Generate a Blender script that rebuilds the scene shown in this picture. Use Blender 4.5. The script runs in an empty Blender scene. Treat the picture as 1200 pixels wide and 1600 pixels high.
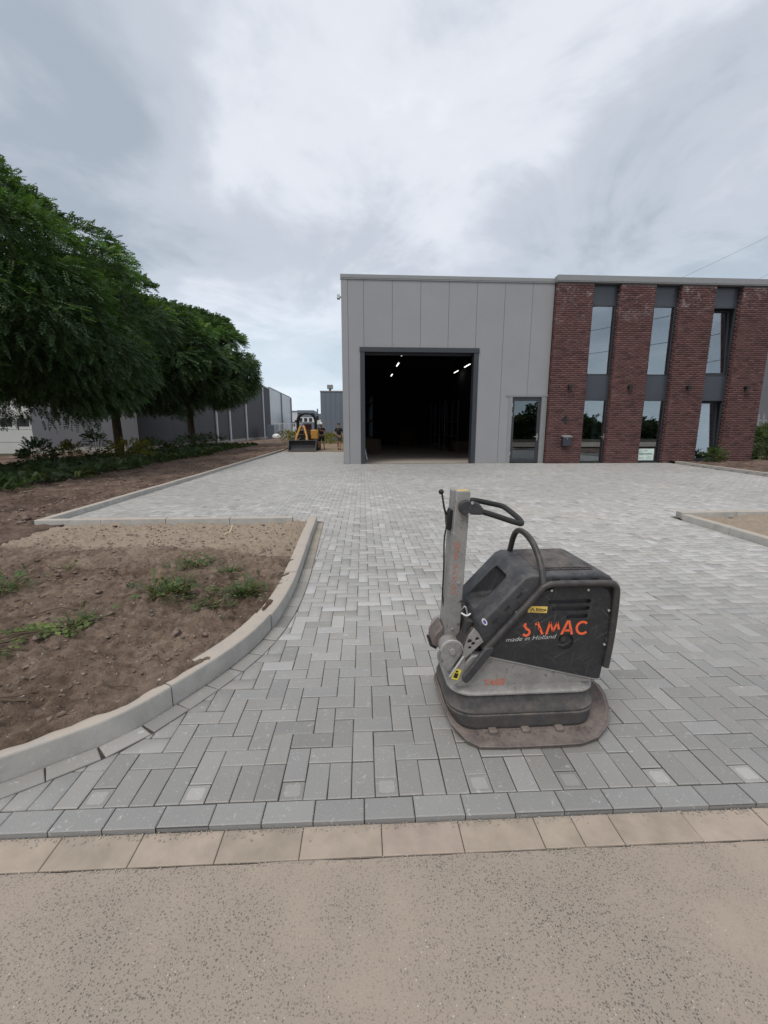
import bpy, bmesh, math, random
import numpy as np
from math import radians as R, sin, cos, pi, sqrt, atan2, floor
from mathutils import Vector, Matrix
from mathutils.geometry import tessellate_polygon

S = bpy.context.scene
COL = S.collection
rnd = random.Random(7)
nr = np.random.RandomState(11)

# ------------------------------------------------------------------ camera
cd = bpy.data.cameras.new('camera')
cam = bpy.data.objects.new('camera', cd)
COL.objects.link(cam)
cd.sensor_fit = 'VERTICAL'
cd.sensor_height = 36.0
cd.lens = 680.0 / 1600.0 * 36.0
cd.clip_start = 0.05
cd.clip_end = 3000
cam.location = (0, 0, 1.5)
cam.rotation_euler = (R(90 - 10.8), 0, R(-3.6))
S.camera = cam

# ------------------------------------------------------------------ view
S.view_settings.view_transform = 'Standard'
S.view_settings.look = 'None'
S.view_settings.gamma = 1
S.view_settings.use_curve_mapping = False
S.view_settings.exposure = 0.08
try:
    S.cycles.max_bounces = 6
    S.cycles.diffuse_bounces = 3
    S.cycles.glossy_bounces = 3
    S.cycles.transmission_bounces = 4
    S.cycles.transparent_max_bounces = 6
except Exception:
    pass

# ------------------------------------------------------------------ sky
SUN_EL, SUN_AZ = R(58), R(215)          # azimuth clockwise from +Y
W = bpy.data.worlds.new('World')
S.world = W
W.use_nodes = True
nt = W.node_tree
for n in list(nt.nodes):
    nt.nodes.remove(n)


def N(nt, typ, ins=None, **kw):
    n = nt.nodes.new(typ)
    for k, v in kw.items():
        setattr(n, k, v)
    for k, v in (ins or {}).items():
        s = n.inputs[k]
        if hasattr(v, 'is_output'):
            nt.links.new(v, s)
        else:
            s.default_value = v
    return n


def math_(nt, op, a, b=0.0, clamp=False):
    return N(nt, 'ShaderNodeMath', {0: a, 1: b}, operation=op, use_clamp=clamp).outputs[0]


def ramp(nt, fac, stops, interp='EASE'):
    n = N(nt, 'ShaderNodeValToRGB', {0: fac})
    cr = n.color_ramp
    cr.interpolation = interp
    while len(cr.elements) < len(stops):
        cr.elements.new(0.5)
    for e, (p, c) in zip(cr.elements, stops):
        e.position = p
        e.color = (c, c, c, 1) if isinstance(c, (int, float)) else (*c, 1)
    return n.outputs[0]


def mixc(nt, fac, a, b, blend='MIX'):
    n = N(nt, 'ShaderNodeMix', data_type='RGBA', blend_type=blend)
    for i, v in ((0, fac), (6, a), (7, b)):
        s = n.inputs[i]
        if hasattr(v, 'is_output'):
            nt.links.new(v, s)
        else:
            s.default_value = v if i == 0 else ((*v, 1) if len(v) == 3 else v)
    return n.outputs[2]


def noise(nt, vec, scale, detail=4, rough=0.55, dist=0.0):
    return N(nt, 'ShaderNodeTexNoise', {'Vector': vec, 'Scale': scale, 'Detail': detail, 'Roughness': rough,
                                        'Distortion': dist}).outputs['Fac']


tc = N(nt, 'ShaderNodeTexCoord')
sx = N(nt, 'ShaderNodeSeparateXYZ', {0: tc.outputs['Generated']})
zz = math_(nt, 'MAXIMUM', sx.outputs[2], 0.0)
inv = math_(nt, 'DIVIDE', 1.0, math_(nt, 'ADD', zz, 0.22))
pv = N(nt, 'ShaderNodeVectorMath', {0: tc.outputs['Generated'], 'Scale': inv}, operation='SCALE').outputs[0]
pm = N(nt, 'ShaderNodeMapping', {0: pv, 'Location': (3.1, 0.62, 0.0), 'Scale': (0.9, 0.8, 0.3),
                                 'Rotation': (0, 0, R(-24))}).outputs[0]
n1 = noise(nt, pm, 0.95, 7, 0.50, 0.15)
n2 = noise(nt, pm, 2.4, 7, 0.58, 0.55)
cl = math_(nt, 'ADD', math_(nt, 'MULTIPLY', n1, 0.68), math_(nt, 'MULTIPLY', n2, 0.32))
cc = N(nt, 'ShaderNodeValToRGB', {0: cl})
cr = cc.color_ramp
cr.interpolation = 'EASE'
for p, c in ((0.36, (3.2, 3.6, 4.15)), (0.45, (4.5, 4.85, 5.4)), (0.54, (6.3, 6.5, 7.0)), (0.64, (8.2, 8.15, 8.4))):
    e = cr.elements.new(p)
    e.color = (*c, 1)
cr.elements.remove(cr.elements[0])
cr.elements.remove(cr.elements[-1])
# pale blue band that the cloud deck thins to above the horizon
hz = ramp(nt, zz, [(0.0, 1.0), (0.10, 0.75), (0.34, 0.0)])
hcol = mixc(nt, n2, (5.4, 6.7, 7.6), (6.3, 7.2, 7.9))
ccol = mixc(nt, math_(nt, 'MULTIPLY', hz, 0.75), cc.outputs[0], hcol)
sky = N(nt, 'ShaderNodeTexSky', sky_type='NISHITA', sun_disc=False, sun_elevation=SUN_EL, sun_rotation=SUN_AZ)
mx = mixc(nt, 0.90, sky.outputs[0], ccol)
bg = N(nt, 'ShaderNodeBackground', {0: mx, 1: 0.128})
out = N(nt, 'ShaderNodeOutputWorld', {0: bg.outputs[0]})

# ------------------------------------------------------------------ sun (veiled by the cloud)
sd = bpy.data.lights.new('sun', 'SUN')
sd.energy = 1.75
sd.angle = R(26)
sd.color = (1.0, 0.945, 0.87)
sun = bpy.data.objects.new('sun', sd)
COL.objects.link(sun)
sdir = Vector((sin(SUN_AZ) * cos(SUN_EL), cos(SUN_AZ) * cos(SUN_EL), sin(SUN_EL)))
sun.rotation_euler = sdir.to_track_quat('Z', 'Y').to_euler()
sun.location = (0, 0, 40)

# ================================================================== materials
MAT = {}


def newmat(name):
    m = bpy.data.materials.new(name)
    m.use_nodes = True
    t = m.node_tree
    for n in list(t.nodes):
        t.nodes.remove(n)
    MAT[name] = m
    return m, t


def finish(t, col, rough=0.7, metal=0.0, spec=0.5, bump=None, bstr=0.3, bdist=0.01, shader=None):
    b = N(t, 'ShaderNodeBsdfPrincipled')
    for k, v in (('Base Color', col), ('Roughness', rough), ('Metallic', metal), ('Specular IOR Level', spec)):
        if hasattr(v, 'is_output'):
            t.links.new(v, b.inputs[k])
        else:
            b.inputs[k].default_value = (*v, 1) if isinstance(v, tuple) else v
    if bump is not None:
        bn = N(t, 'ShaderNodeBump', {'Strength': bstr, 'Distance': bdist, 'Height': bump})
        t.links.new(bn.outputs[0], b.inputs['Normal'])
    N(t, 'ShaderNodeOutputMaterial', {0: b.outputs[0]})
    return b


def pos(t):
    return N(t, 'ShaderNodeNewGeometry').outputs['Position']


def tone_of(t):
    a = N(t, 'ShaderNodeAttribute', attribute_name='tone').outputs['Color']
    o = N(t, 'ShaderNodeObjectInfo').outputs['Color']
    return mixc(t, 1.0, a, o, 'MULTIPLY')


def simple(name, col, rough=0.6, metal=0.0, var=0.12, scale=6.0, bscale=90.0, bstr=0.15, bdist=0.004, spec=0.5,
           tone=False):
    m, t = newmat(name)
    p = pos(t)
    f = noise(t, p, scale, 5, 0.6)
    lo = tuple(c * (1 - var * 1.6) for c in col)
    hi = tuple(min(1, c * (1 + var * 1.6)) for c in col)
    c = mixc(t, ramp(t, f, [(0.25, 0.0), (0.75, 1.0)], 'LINEAR'), lo, hi)
    if tone:
        c = mixc(t, 1.0, c, tone_of(t), 'MULTIPLY')
    b = noise(t, p, bscale, 3, 0.6)
    finish(t, c, rough, metal, spec, b, bstr, bdist)
    return m


def mat_paver():
    m, t = newmat('paver')
    p = pos(t)
    c = tone_of(t)
    f = noise(t, p, 3.0, 3)
    c = mixc(t, ramp(t, f, [(0.3, 0.0), (0.7, 0.5)], 'LINEAR'), c, mixc(t, 1.0, c, (0.84, 0.85, 0.87), 'MULTIPLY'))
    g = noise(t, p, 420.0, 2, 0.7)
    c = mixc(t, ramp(t, g, [(0.3, 0.7), (0.65, 0.0)], 'LINEAR'), c, mixc(t, 1.0, c, (0.55, 0.55, 0.55), 'MULTIPLY'))
    # pale lime bloom and scuffs
    s = noise(t, p, 26.0, 6, 0.72, 0.8)
    c = mixc(t, ramp(t, s, [(0.60, 0.0), (0.72, 0.6)], 'LINEAR'), c, (0.60, 0.61, 0.62))
    v = N(t, 'ShaderNodeTexVoronoi', {'Vector': p, 'Scale': 42.0}).outputs['Distance']
    c = mixc(t, ramp(t, v, [(0.05, 0.65), (0.10, 0.0)], 'LINEAR'), c, (0.66, 0.66, 0.65))
    # long thin scratches
    mp = N(t, 'ShaderNodeMapping', {0: N(t, 'ShaderNodeMapping', {0: p, 'Rotation': (0, 0, 0.7)}).outputs[0], 'Scale': (9.0, 160.0, 20)}).outputs[0]
    sc = noise(t, mp, 1.0, 3, 0.6)
    c = mixc(t, ramp(t, sc, [(0.70, 0.0), (0.76, 0.5)], 'LINEAR'), c, (0.58, 0.58, 0.58))
    # blown sand, patchy
    d = noise(t, p, 0.42, 5, 0.6, 0.3)
    c = mixc(t, ramp(t, d, [(0.58, 0.0), (0.72, 0.45)], 'LINEAR'), c, (0.48, 0.43, 0.36))
    b = math_(t, 'ADD', math_(t, 'MULTIPLY', g, 0.6), noise(t, p, 120.0, 3))
    finish(t, c, 0.62, 0, 0.5, b, 0.22, 0.004)


def mat_road():
    m, t = newmat('road')
    p = pos(t)
    warp = N(t, 'ShaderNodeTexNoise', {'Vector': p, 'Scale': 60.0, 'Detail': 2}).outputs['Color']
    pw = N(t, 'ShaderNodeVectorMath', {0: warp, 'Scale': 0.008}, operation='SCALE').outputs[0]
    pp = N(t, 'ShaderNodeVectorMath', {0: p, 1: pw}, operation='ADD').outputs[0]
    v1 = N(t, 'ShaderNodeTexVoronoi', {'Vector': pp, 'Scale': 115.0, 'Randomness': 1.0})
    v2 = N(t, 'ShaderNodeTexVoronoi', {'Vector': pp, 'Scale': 190.0, 'Randomness': 1.0})
    big = noise(t, p, 1.5, 5, 0.6, 0.4)
    big2 = noise(t, p, 5.0, 4, 0.6)
    msk = ramp(t, math_(t, 'ADD', math_(t, 'MULTIPLY', big, 0.75), math_(t, 'MULTIPLY', big2, 0.25)),
               [(0.40, 1.0), (0.60, 0.08)], 'LINEAR')
    dust = mixc(t, big2, (0.365, 0.303, 0.246), (0.400, 0.330, 0.266))
    matrix = mixc(t, noise(t, p, 7.0, 4), (0.300, 0.257, 0.216), (0.355, 0.302, 0.250))
    c = mixc(t, msk, dust, matrix)
    fine = noise(t, p, 520.0, 2, 0.6)
    c = mixc(t, ramp(t, fine, [(0.3, 0.5), (0.65, 0.0)], 'LINEAR'), c, mixc(t, 1.0, c, (0.66, 0.65, 0.64), 'MULTIPLY'))
    # chips of dark basalt, some of them bare and some under dust
    sepc = N(t, 'ShaderNodeSeparateColor', {0: v1.outputs['Color']})
    pick = ramp(t, sepc.outputs[0], [(0.50, 1.0), (0.54, 0.0)], 'LINEAR')
    chip = ramp(t, v1.outputs['Distance'], [(0.24, 1.0), (0.36, 0.0)], 'LINEAR')
    chip = math_(t, 'MULTIPLY', math_(t, 'MULTIPLY', chip, pick), math_(t, 'ADD', math_(t, 'MULTIPLY', msk, 0.85), 0.08))
    c = mixc(t, chip, c, mixc(t, sepc.outputs[1], (0.075, 0.068, 0.060), (0.18, 0.160, 0.14)))
    sep2 = N(t, 'ShaderNodeSeparateColor', {0: v2.outputs['Color']})
    ch2 = math_(t, 'MULTIPLY', ramp(t, v2.outputs['Distance'], [(0.25, 0.8), (0.38, 0.0)], 'LINEAR'),
                ramp(t, sep2.outputs[0], [(0.40, 1.0), (0.45, 0.0)], 'LINEAR'))
    ch2 = math_(t, 'MULTIPLY', ch2, msk)
    c = mixc(t, ch2, c, (0.13, 0.118, 0.105))
    pale = math_(t, 'MULTIPLY', ramp(t, v1.outputs['Distance'], [(0.18, 0.9), (0.28, 0.0)], 'LINEAR'),
                 ramp(t, sepc.outputs[2], [(0.025, 1.0), (0.035, 0.0)], 'LINEAR'))
    c = mixc(t, pale, c, (0.52, 0.48, 0.44))
    h = math_(t, 'SUBTRACT', math_(t, 'MULTIPLY', fine, 0.35), math_(t, 'MULTIPLY', math_(t, 'ADD', chip, ch2), 0.9))
    h = math_(t, 'ADD', h, math_(t, 'MULTIPLY', noise(t, p, 150.0, 3), 0.6))
    finish(t, c, 0.85, 0, 0.3, h, 0.6, 0.004)


def mat_soil(name, dark, mid, sand=None, y0=0, y1=1):
    m, t = newmat(name)
    p = pos(t)
    a = noise(t, p, 1.3, 5, 0.6)
    b = noise(t, p, 11.0, 6, 0.68)
    f = math_(t, 'ADD', math_(t, 'MULTIPLY', a, 0.5), math_(t, 'MULTIPLY', b, 0.5))
    c = mixc(t, ramp(t, f, [(0.42, 0.0), (0.60, 1.0)], 'LINEAR'), dark, mid)
    if sand:
        y = N(t, 'ShaderNodeSeparateXYZ', {0: p})
        k = math_(t, 'ADD', y.outputs[1], math_(t, 'MULTIPLY', math_(t, 'SUBTRACT', noise(t, p, 1.1, 6, 0.62, 0.4), 0.5), 3.4))
        k = math_(t, 'ADD', k, math_(t, 'MULTIPLY', y.outputs[0], 0.22))
        k = math_(t, 'DIVIDE', math_(t, 'SUBTRACT', k, y0), (y1 - y0), True)
        sc = mixc(t, noise(t, p, 9.0, 5, 0.7), tuple(s * 0.62 for s in sand), sand)
        c = mixc(t, k, c, sc)
    g = noise(t, p, 230.0, 2, 0.7)
    c = mixc(t, ramp(t, g, [(0.35, 0.55), (0.6, 0.0)], 'LINEAR'), c, mixc(t, 1.0, c, (0.5, 0.48, 0.46), 'MULTIPLY'))
    v = N(t, 'ShaderNodeTexVoronoi', {'Vector': p, 'Scale': 26.0})
    sp = N(t, 'ShaderNodeSeparateColor', {0: v.outputs['Color']})
    peb = math_(t, 'MULTIPLY', ramp(t, v.outputs['Distance'], [(0.14, 1.0), (0.22, 0.0)], 'LINEAR'),
                ramp(t, sp.outputs[0], [(0.10, 1.0), (0.12, 0.0)], 'LINEAR'))
    c = mixc(t, peb, c, (0.42, 0.37, 0.32))
    h = math_(t, 'ADD', noise(t, p, 55.0, 6, 0.7), math_(t, 'MULTIPLY', g, 0.4))
    finish(t, c, 0.95, 0, 0.15, h, 1.0, 0.030)


def mat_brick():
    m, t = newmat('brick')
    p = pos(t)
    c = tone_of(t)
    f = noise(t, p, 70.0, 4, 0.65)
    c = mixc(t, ramp(t, f, [(0.35, 0.5), (0.65, 0.0)], 'LINEAR'), c, mixc(t, 1.0, c, (0.5, 0.5, 0.55), 'MULTIPLY'))
    # lime bloom, strongest in the courses below the coping
    z = N(t, 'ShaderNodeSeparateXYZ', {0: p}).outputs[2]
    k = math_(t, 'DIVIDE', math_(t, 'SUBTRACT', z, 5.6), 1.6, True)
    e = math_(t, 'MULTIPLY', ramp(t, noise(t, p, 3.1, 7, 0.75, 0.6), [(0.52, 0.0), (0.70, 0.75)], 'LINEAR'),
              math_(t, 'ADD', math_(t, 'MULTIPLY', k, 0.85), 0.12))
    c = mixc(t, e, c, (0.42, 0.39, 0.38))
    finish(t, c, 0.85, 0, 0.3, f, 0.5, 0.006)


def mat_concrete(name, col, var=0.2):
    m, t = newmat(name)
    p = pos(t)
    a = noise(t, p, 5.0, 6, 0.65, 0.4)
    c = mixc(t, ramp(t, a, [(0.3, 0.0), (0.7, 1.0)], 'LINEAR'), tuple(x * (1 - var) for x in col), tuple(x * (1 + var) for x in col))
    c = mixc(t, ramp(t, noise(t, p, 34.0, 5, 0.7), [(0.58, 0.0), (0.72, 0.6)], 'LINEAR'), c, tuple(min(1, x * 1.45) for x in col))
    # sand and soil lying on the upper face
    nz = N(t, 'ShaderNodeSeparateXYZ', {0: N(t, 'ShaderNodeNewGeometry').outputs['Normal']}).outputs[2]
    d = math_(t, 'MULTIPLY', ramp(t, nz, [(0.5, 0.0), (0.9, 1.0)], 'LINEAR'),
              ramp(t, noise(t, p, 6.0, 6, 0.7), [(0.28, 0.0), (0.50, 0.85)], 'LINEAR'))
    c = mixc(t, d, c, (0.43, 0.37, 0.31))
    pit = N(t, 'ShaderNodeTexVoronoi', {'Vector': p, 'Scale': 60.0}).outputs['Distance']
    pm_ = ramp(t, pit, [(0.05, 0.5), (0.11, 0.0)], 'LINEAR')
    c = mixc(t, pm_, c, tuple(x * 0.45 for x in col))
    h = math_(t, 'SUBTRACT', noise(t, p, 140.0, 4, 0.6), pm_)
    finish(t, c, 0.85, 0, 0.3, h, 0.35, 0.005)


def mat_leaf(name, col, tr=0.35):
    m, t = newmat(name)
    c = mixc(t, 1.0, N(t, 'ShaderNodeAttribute', attribute_name='tone').outputs['Color'], col, 'MULTIPLY')
    b = N(t, 'ShaderNodeBsdfPrincipled', {'Base Color': c, 'Roughness': 0.55, 'Specular IOR Level': 0.3})
    tl = N(t, 'ShaderNodeBsdfTranslucent', {0: mixc(t, 1.0, c, (1.2, 1.5, 0.5), 'MULTIPLY')})
    mxs = N(t, 'ShaderNodeMixShader', {0: tr, 1: b.outputs[0], 2: tl.outputs[0]})
    N(t, 'ShaderNodeOutputMaterial', {0: mxs.outputs[0]})


def mat_worn(name, col, rough, dirt, amt, rust=0.0, metal=0.0, scr=0.3, dust=(0.30, 0.25, 0.21), spec=0.5):
    """painted metal or moulded plastic with scratches, chips, and dust lying on what faces up"""
    m, t = newmat(name)
    p = pos(t)
    a = noise(t, p, 9.0, 6, 0.65, 0.3)
    c = mixc(t, ramp(t, a, [(0.3, 0.0), (0.7, 1.0)], 'LINEAR'), tuple(x * 0.78 for x in col), tuple(x * 1.2 for x in col))
    for k, (rz, ry) in enumerate(((0.5, 0.4), (-0.9, 1.1), (1.9, -0.6))):
        mp = N(t, 'ShaderNodeMapping', {0: N(t, 'ShaderNodeMapping', {0: p, 'Rotation': (0.2 * k, ry * 1.3, 0)}).outputs[0], 'Scale': (5.0, 5.0, 210.0), 'Location': (k * 3.1, 0, 0)}).outputs[0]
        s = ramp(t, noise(t, mp, 1.0, 2, 0.5), [(0.69, 0.0), (0.72, scr)], 'LINEAR')
        c = mixc(t, s, c, tuple(min(1, x * 2.6 + 0.10) for x in col))
    if rust:
        r = ramp(t, noise(t, p, 30.0, 6, 0.72, 0.5), [(0.60, 0.0), (0.655, rust)], 'LINEAR')
        c = mixc(t, r, c, (0.085, 0.048, 0.03))
    nz = N(t, 'ShaderNodeSeparateXYZ', {0: N(t, 'ShaderNodeNewGeometry').outputs['Normal']}).outputs[2]
    d = math_(t, 'MULTIPLY', ramp(t, nz, [(0.2, 0.25), (0.9, 1.0)], 'LINEAR'),
              ramp(t, noise(t, p, 14.0, 6, 0.7), [(0.34, 0.0), (0.66, amt)], 'LINEAR'))
    c = mixc(t, d, c, dust)
    w = ramp(t, noise(t, p, 45.0, 5, 0.7), [(0.5, 0.0), (0.75, dirt)], 'LINEAR')
    c = mixc(t, w, c, tuple(min(1, x * 1.7 + 0.015) for x in col))
    ro = math_(t, 'ADD', math_(t, 'MULTIPLY', a, 0.25), rough - 0.12)
    finish(t, c, ro, metal, spec, noise(t, p, 130.0, 4, 0.6), 0.16, 0.003)


def mat_glass(name, tint=(0.02, 0.024, 0.026), refl=0.25, rough=0.0):
    """coated insulating glass: partly mirror, partly dim view through"""
    m, t = newmat(name)
    g = N(t, 'ShaderNodeBsdfGlossy', {0: (0.80, 0.86, 0.92, 1), 'Roughness': rough})
    tr = N(t, 'ShaderNodeBsdfTransparent', {0: (0.62, 0.66, 0.66, 1)})
    fr = N(t, 'ShaderNodeLayerWeight', {0: 0.35}).outputs['Fresnel']
    f = math_(t, 'ADD', math_(t, 'MULTIPLY', fr, 0.6), refl, True)
    s = N(t, 'ShaderNodeMixShader', {0: f, 1: tr.outputs[0], 2: g.outputs[0]})
    N(t, 'ShaderNodeOutputMaterial', {0: s.outputs[0]})


def mat_emit(name, col, k):
    m, t = newmat(name)
    e = N(t, 'ShaderNodeEmission', {0: (*col, 1), 1: k})
    N(t, 'ShaderNodeOutputMaterial', {0: e.outputs[0]})


mat_paver()
mat_road()
mat_brick()
mat_soil('soil_bed', (0.160, 0.114, 0.085), (0.385, 0.290, 0.222), (0.60, 0.485, 0.375), 4.45, 5.15)
mat_soil('soil_strip', (0.105, 0.073, 0.058), (0.270, 0.194, 0.152), None)
mat_soil('sand', (0.25, 0.19, 0.13), (0.40, 0.31, 0.22), None)
mat_soil('terrain', (0.06, 0.055, 0.035), (0.13, 0.11, 0.075), None)
mat_soil('joint_sand', (0.085, 0.079, 0.070), (0.16, 0.145, 0.125), None)
mat_concrete('kerb_concrete', (0.36, 0.35, 0.325), 0.16)
mat_concrete('plinth', (0.30, 0.28, 0.25), 0.16)
mat_concrete('slab_floor', (0.30, 0.28, 0.26), 0.1)
simple('gutter', (0.345, 0.285, 0.228), 0.85, var=0.12, scale=9, bscale=200, bstr=0.25, tone=True)
simple('mortar', (0.10, 0.085, 0.08), 0.95)
simple('cladding', (0.272, 0.271, 0.280), 0.45, var=0.03, scale=0.8, bscale=60, bstr=0.04)
simple('trim_grey', (0.235, 0.238, 0.24), 0.45, var=0.04)
simple('anthracite', (0.032, 0.036, 0.044), 0.42, var=0.06)
simple('spandrel', (0.045, 0.052, 0.064), 0.30, var=0.05, scale=1.5, bstr=0.02)
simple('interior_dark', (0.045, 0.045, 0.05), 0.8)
simple('room_wall', (0.42, 0.42, 0.40), 0.9)
simple('black_metal', (0.010, 0.010, 0.011), 0.5)
simple('bright_metal', (0.55, 0.55, 0.55), 0.35, metal=0.7, var=0.05)
simple('white_paint', (0.72, 0.72, 0.70), 0.55, var=0.05)
simple('hall_dark', (0.072, 0.072, 0.078), 0.75, var=0.05, scale=0.4, bstr=0.03, spec=0.2)
simple('hall_front', (0.125, 0.125, 0.135), 0.5, var=0.05, scale=0.4, bstr=0.03)  # dark hall's front: stronger light on it put into a lighter grey
simple('hall_white', (0.55, 0.57, 0.60), 0.5, var=0.05, scale=0.4)
simple('garage_door', (0.50, 0.50, 0.47), 0.5, var=0.04, scale=0.6)
simple('bluegrey', (0.15, 0.18, 0.22), 0.6, var=0.08)
simple('bark', (0.085, 0.058, 0.038), 0.95, var=0.35, scale=9, bscale=30, bstr=0.8, bdist=0.03)
simple('yellow_paint', (0.50, 0.25, 0.045), 0.5, var=0.12)
simple('rubber', (0.022, 0.022, 0.022), 0.75, var=0.2)
simple('seat_red', (0.10, 0.022, 0.02), 0.7)
simple('skin', (0.36, 0.20, 0.14), 0.6, var=0.06)
simple('cloth_black', (0.015, 0.015, 0.018), 0.9)
simple('cloth_navy', (0.018, 0.020, 0.035), 0.9)
simple('cloth_khaki', (0.13, 0.115, 0.10), 0.9)
simple('cloth_white', (0.75, 0.75, 0.74), 0.9)
simple('hair', (0.02, 0.014, 0.01), 0.8)
simple('wood_pale', (0.50, 0.40, 0.27), 0.8)
simple('clod', (0.19, 0.142, 0.112), 0.95, var=0.4, scale=20, bscale=90, bstr=0.7, bdist=0.01)
simple('pebble', (0.34, 0.31, 0.28), 0.9, var=0.3, scale=20)
simple('twig', (0.10, 0.07, 0.045), 0.9, var=0.3)
simple('worn_edge', (0.40, 0.39, 0.37), 0.5)
simple('yellow_sticker', (0.68, 0.47, 0.11), 0.5, var=0.06, scale=60)
simple('warn_yellow', (0.72, 0.60, 0.05), 0.5, var=0.08, scale=60)
simple('sticker_white', (0.62, 0.62, 0.66), 0.5)
simple('sticker_blue', (0.10, 0.10, 0.32), 0.5)
simple('ink_black', (0.02, 0.018, 0.015), 0.6)
simple('ink_green', (0.03, 0.16, 0.10), 0.6)
simple('sign_board', (0.62, 0.72, 0.68), 0.5)
simple('ink_white', (0.55, 0.55, 0.53), 0.6)
simple('orange', (0.80, 0.13, 0.045), 0.5, var=0.06, scale=60)
simple('orange_worn', (0.46, 0.15, 0.09), 0.6, var=0.25, scale=120)
mat_leaf('leaf_tree', (0.066, 0.112, 0.048), 0.30)
mat_leaf('leaf_weed', (0.075, 0.105, 0.040), 0.25)
mat_leaf('leaf_dry', (0.22, 0.17, 0.07), 0.30)
mat_leaf('leaf_under', (0.055, 0.085, 0.032), 0.25)
mat_leaf('leaf_yellow', (0.17, 0.155, 0.035), 0.30)
mat_worn('grey_paint', (0.228, 0.223, 0.215), 0.5, 0.35, 0.35, rust=0.8, scr=0.25, dust=(0.36, 0.31, 0.26))
mat_worn('black_plastic', (0.027, 0.028, 0.032), 0.55, 0.6, 0.50, scr=0.35, dust=(0.19, 0.178, 0.168))
mat_worn('black_panel', (0.016, 0.017, 0.020), 0.50, 0.8, 0.45, scr=0.6, dust=(0.12, 0.11, 0.10))
mat_worn('black_tube', (0.028, 0.027, 0.028), 0.5, 0.6, 0.55, rust=0.25, scr=0.35, dust=(0.16, 0.13, 0.11))
mat_worn('rubber_skirt', (0.046, 0.045, 0.046), 0.75, 0.9, 0.8, scr=0.2, dust=(0.22, 0.18, 0.155))
mat_worn('plate_steel', (0.105, 0.085, 0.077), 0.7, 0.9, 0.85, rust=0.6, scr=0.25, dust=(0.225, 0.188, 0.165))
mat_worn('pad', (0.045, 0.042, 0.040), 0.7, 0.5, 0.9, scr=0.2, dust=(0.155, 0.130, 0.112))
mat_glass('glass')
mat_glass('door_glass', refl=0.12)
mat_emit('lamp_glow', (1.0, 0.97, 0.90), 2.2)


# ================================================================== mesh helpers
def link(o):
    COL.objects.link(o)
    return o


def tag(o, label=None, cat=None, group=None, kind=None):
    for k, v in (('label', label), ('category', cat), ('group', group), ('kind', kind)):
        if v:
            o[k] = v
    return o


def thing(name, loc, label=None, cat=None, group=None, kind=None):
    o = link(bpy.data.objects.new(name, None))
    o.location = loc
    o.empty_display_size = 0.2
    return tag(o, label, cat, group, kind)


def adopt(o, parent):
    if parent is not None:
        o.parent = parent
        if parent.type == 'EMPTY' and parent.parent is None:
            o.matrix_parent_inverse = Matrix.Translation(-Vector(parent.location))
    return o


def raw(name, co, loops, counts, mat, parent=None, smooth=False, tone=None, tone_face=True):
    me = bpy.data.meshes.new(name)
    co = np.asarray(co, np.float32)
    loops = np.asarray(loops, np.int32)
    counts = np.asarray(counts, np.int32)
    me.vertices.add(len(co))
    me.vertices.foreach_set('co', co.ravel())
    me.loops.add(len(loops))
    me.loops.foreach_set('vertex_index', loops)
    me.polygons.add(len(counts))
    st = np.concatenate(([0], np.cumsum(counts)[:-1])).astype(np.int32)
    me.polygons.foreach_set('loop_start', st)
    me.polygons.foreach_set('loop_total', counts)
    if smooth:
        me.polygons.foreach_set('use_smooth', np.ones(len(counts), bool))
    if tone is not None:
        at = me.attributes.new('tone', 'FLOAT_COLOR', 'FACE' if tone_face else 'POINT')
        tt = np.ones((len(tone), 4), np.float32)
        tt[:, :3] = tone
        at.data.foreach_set('color', tt.ravel())
    me.update(calc_edges=True)
    me.materials.append(MAT[mat])
    o = link(bpy.data.objects.new(name, me))
    return adopt(o, parent)


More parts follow.
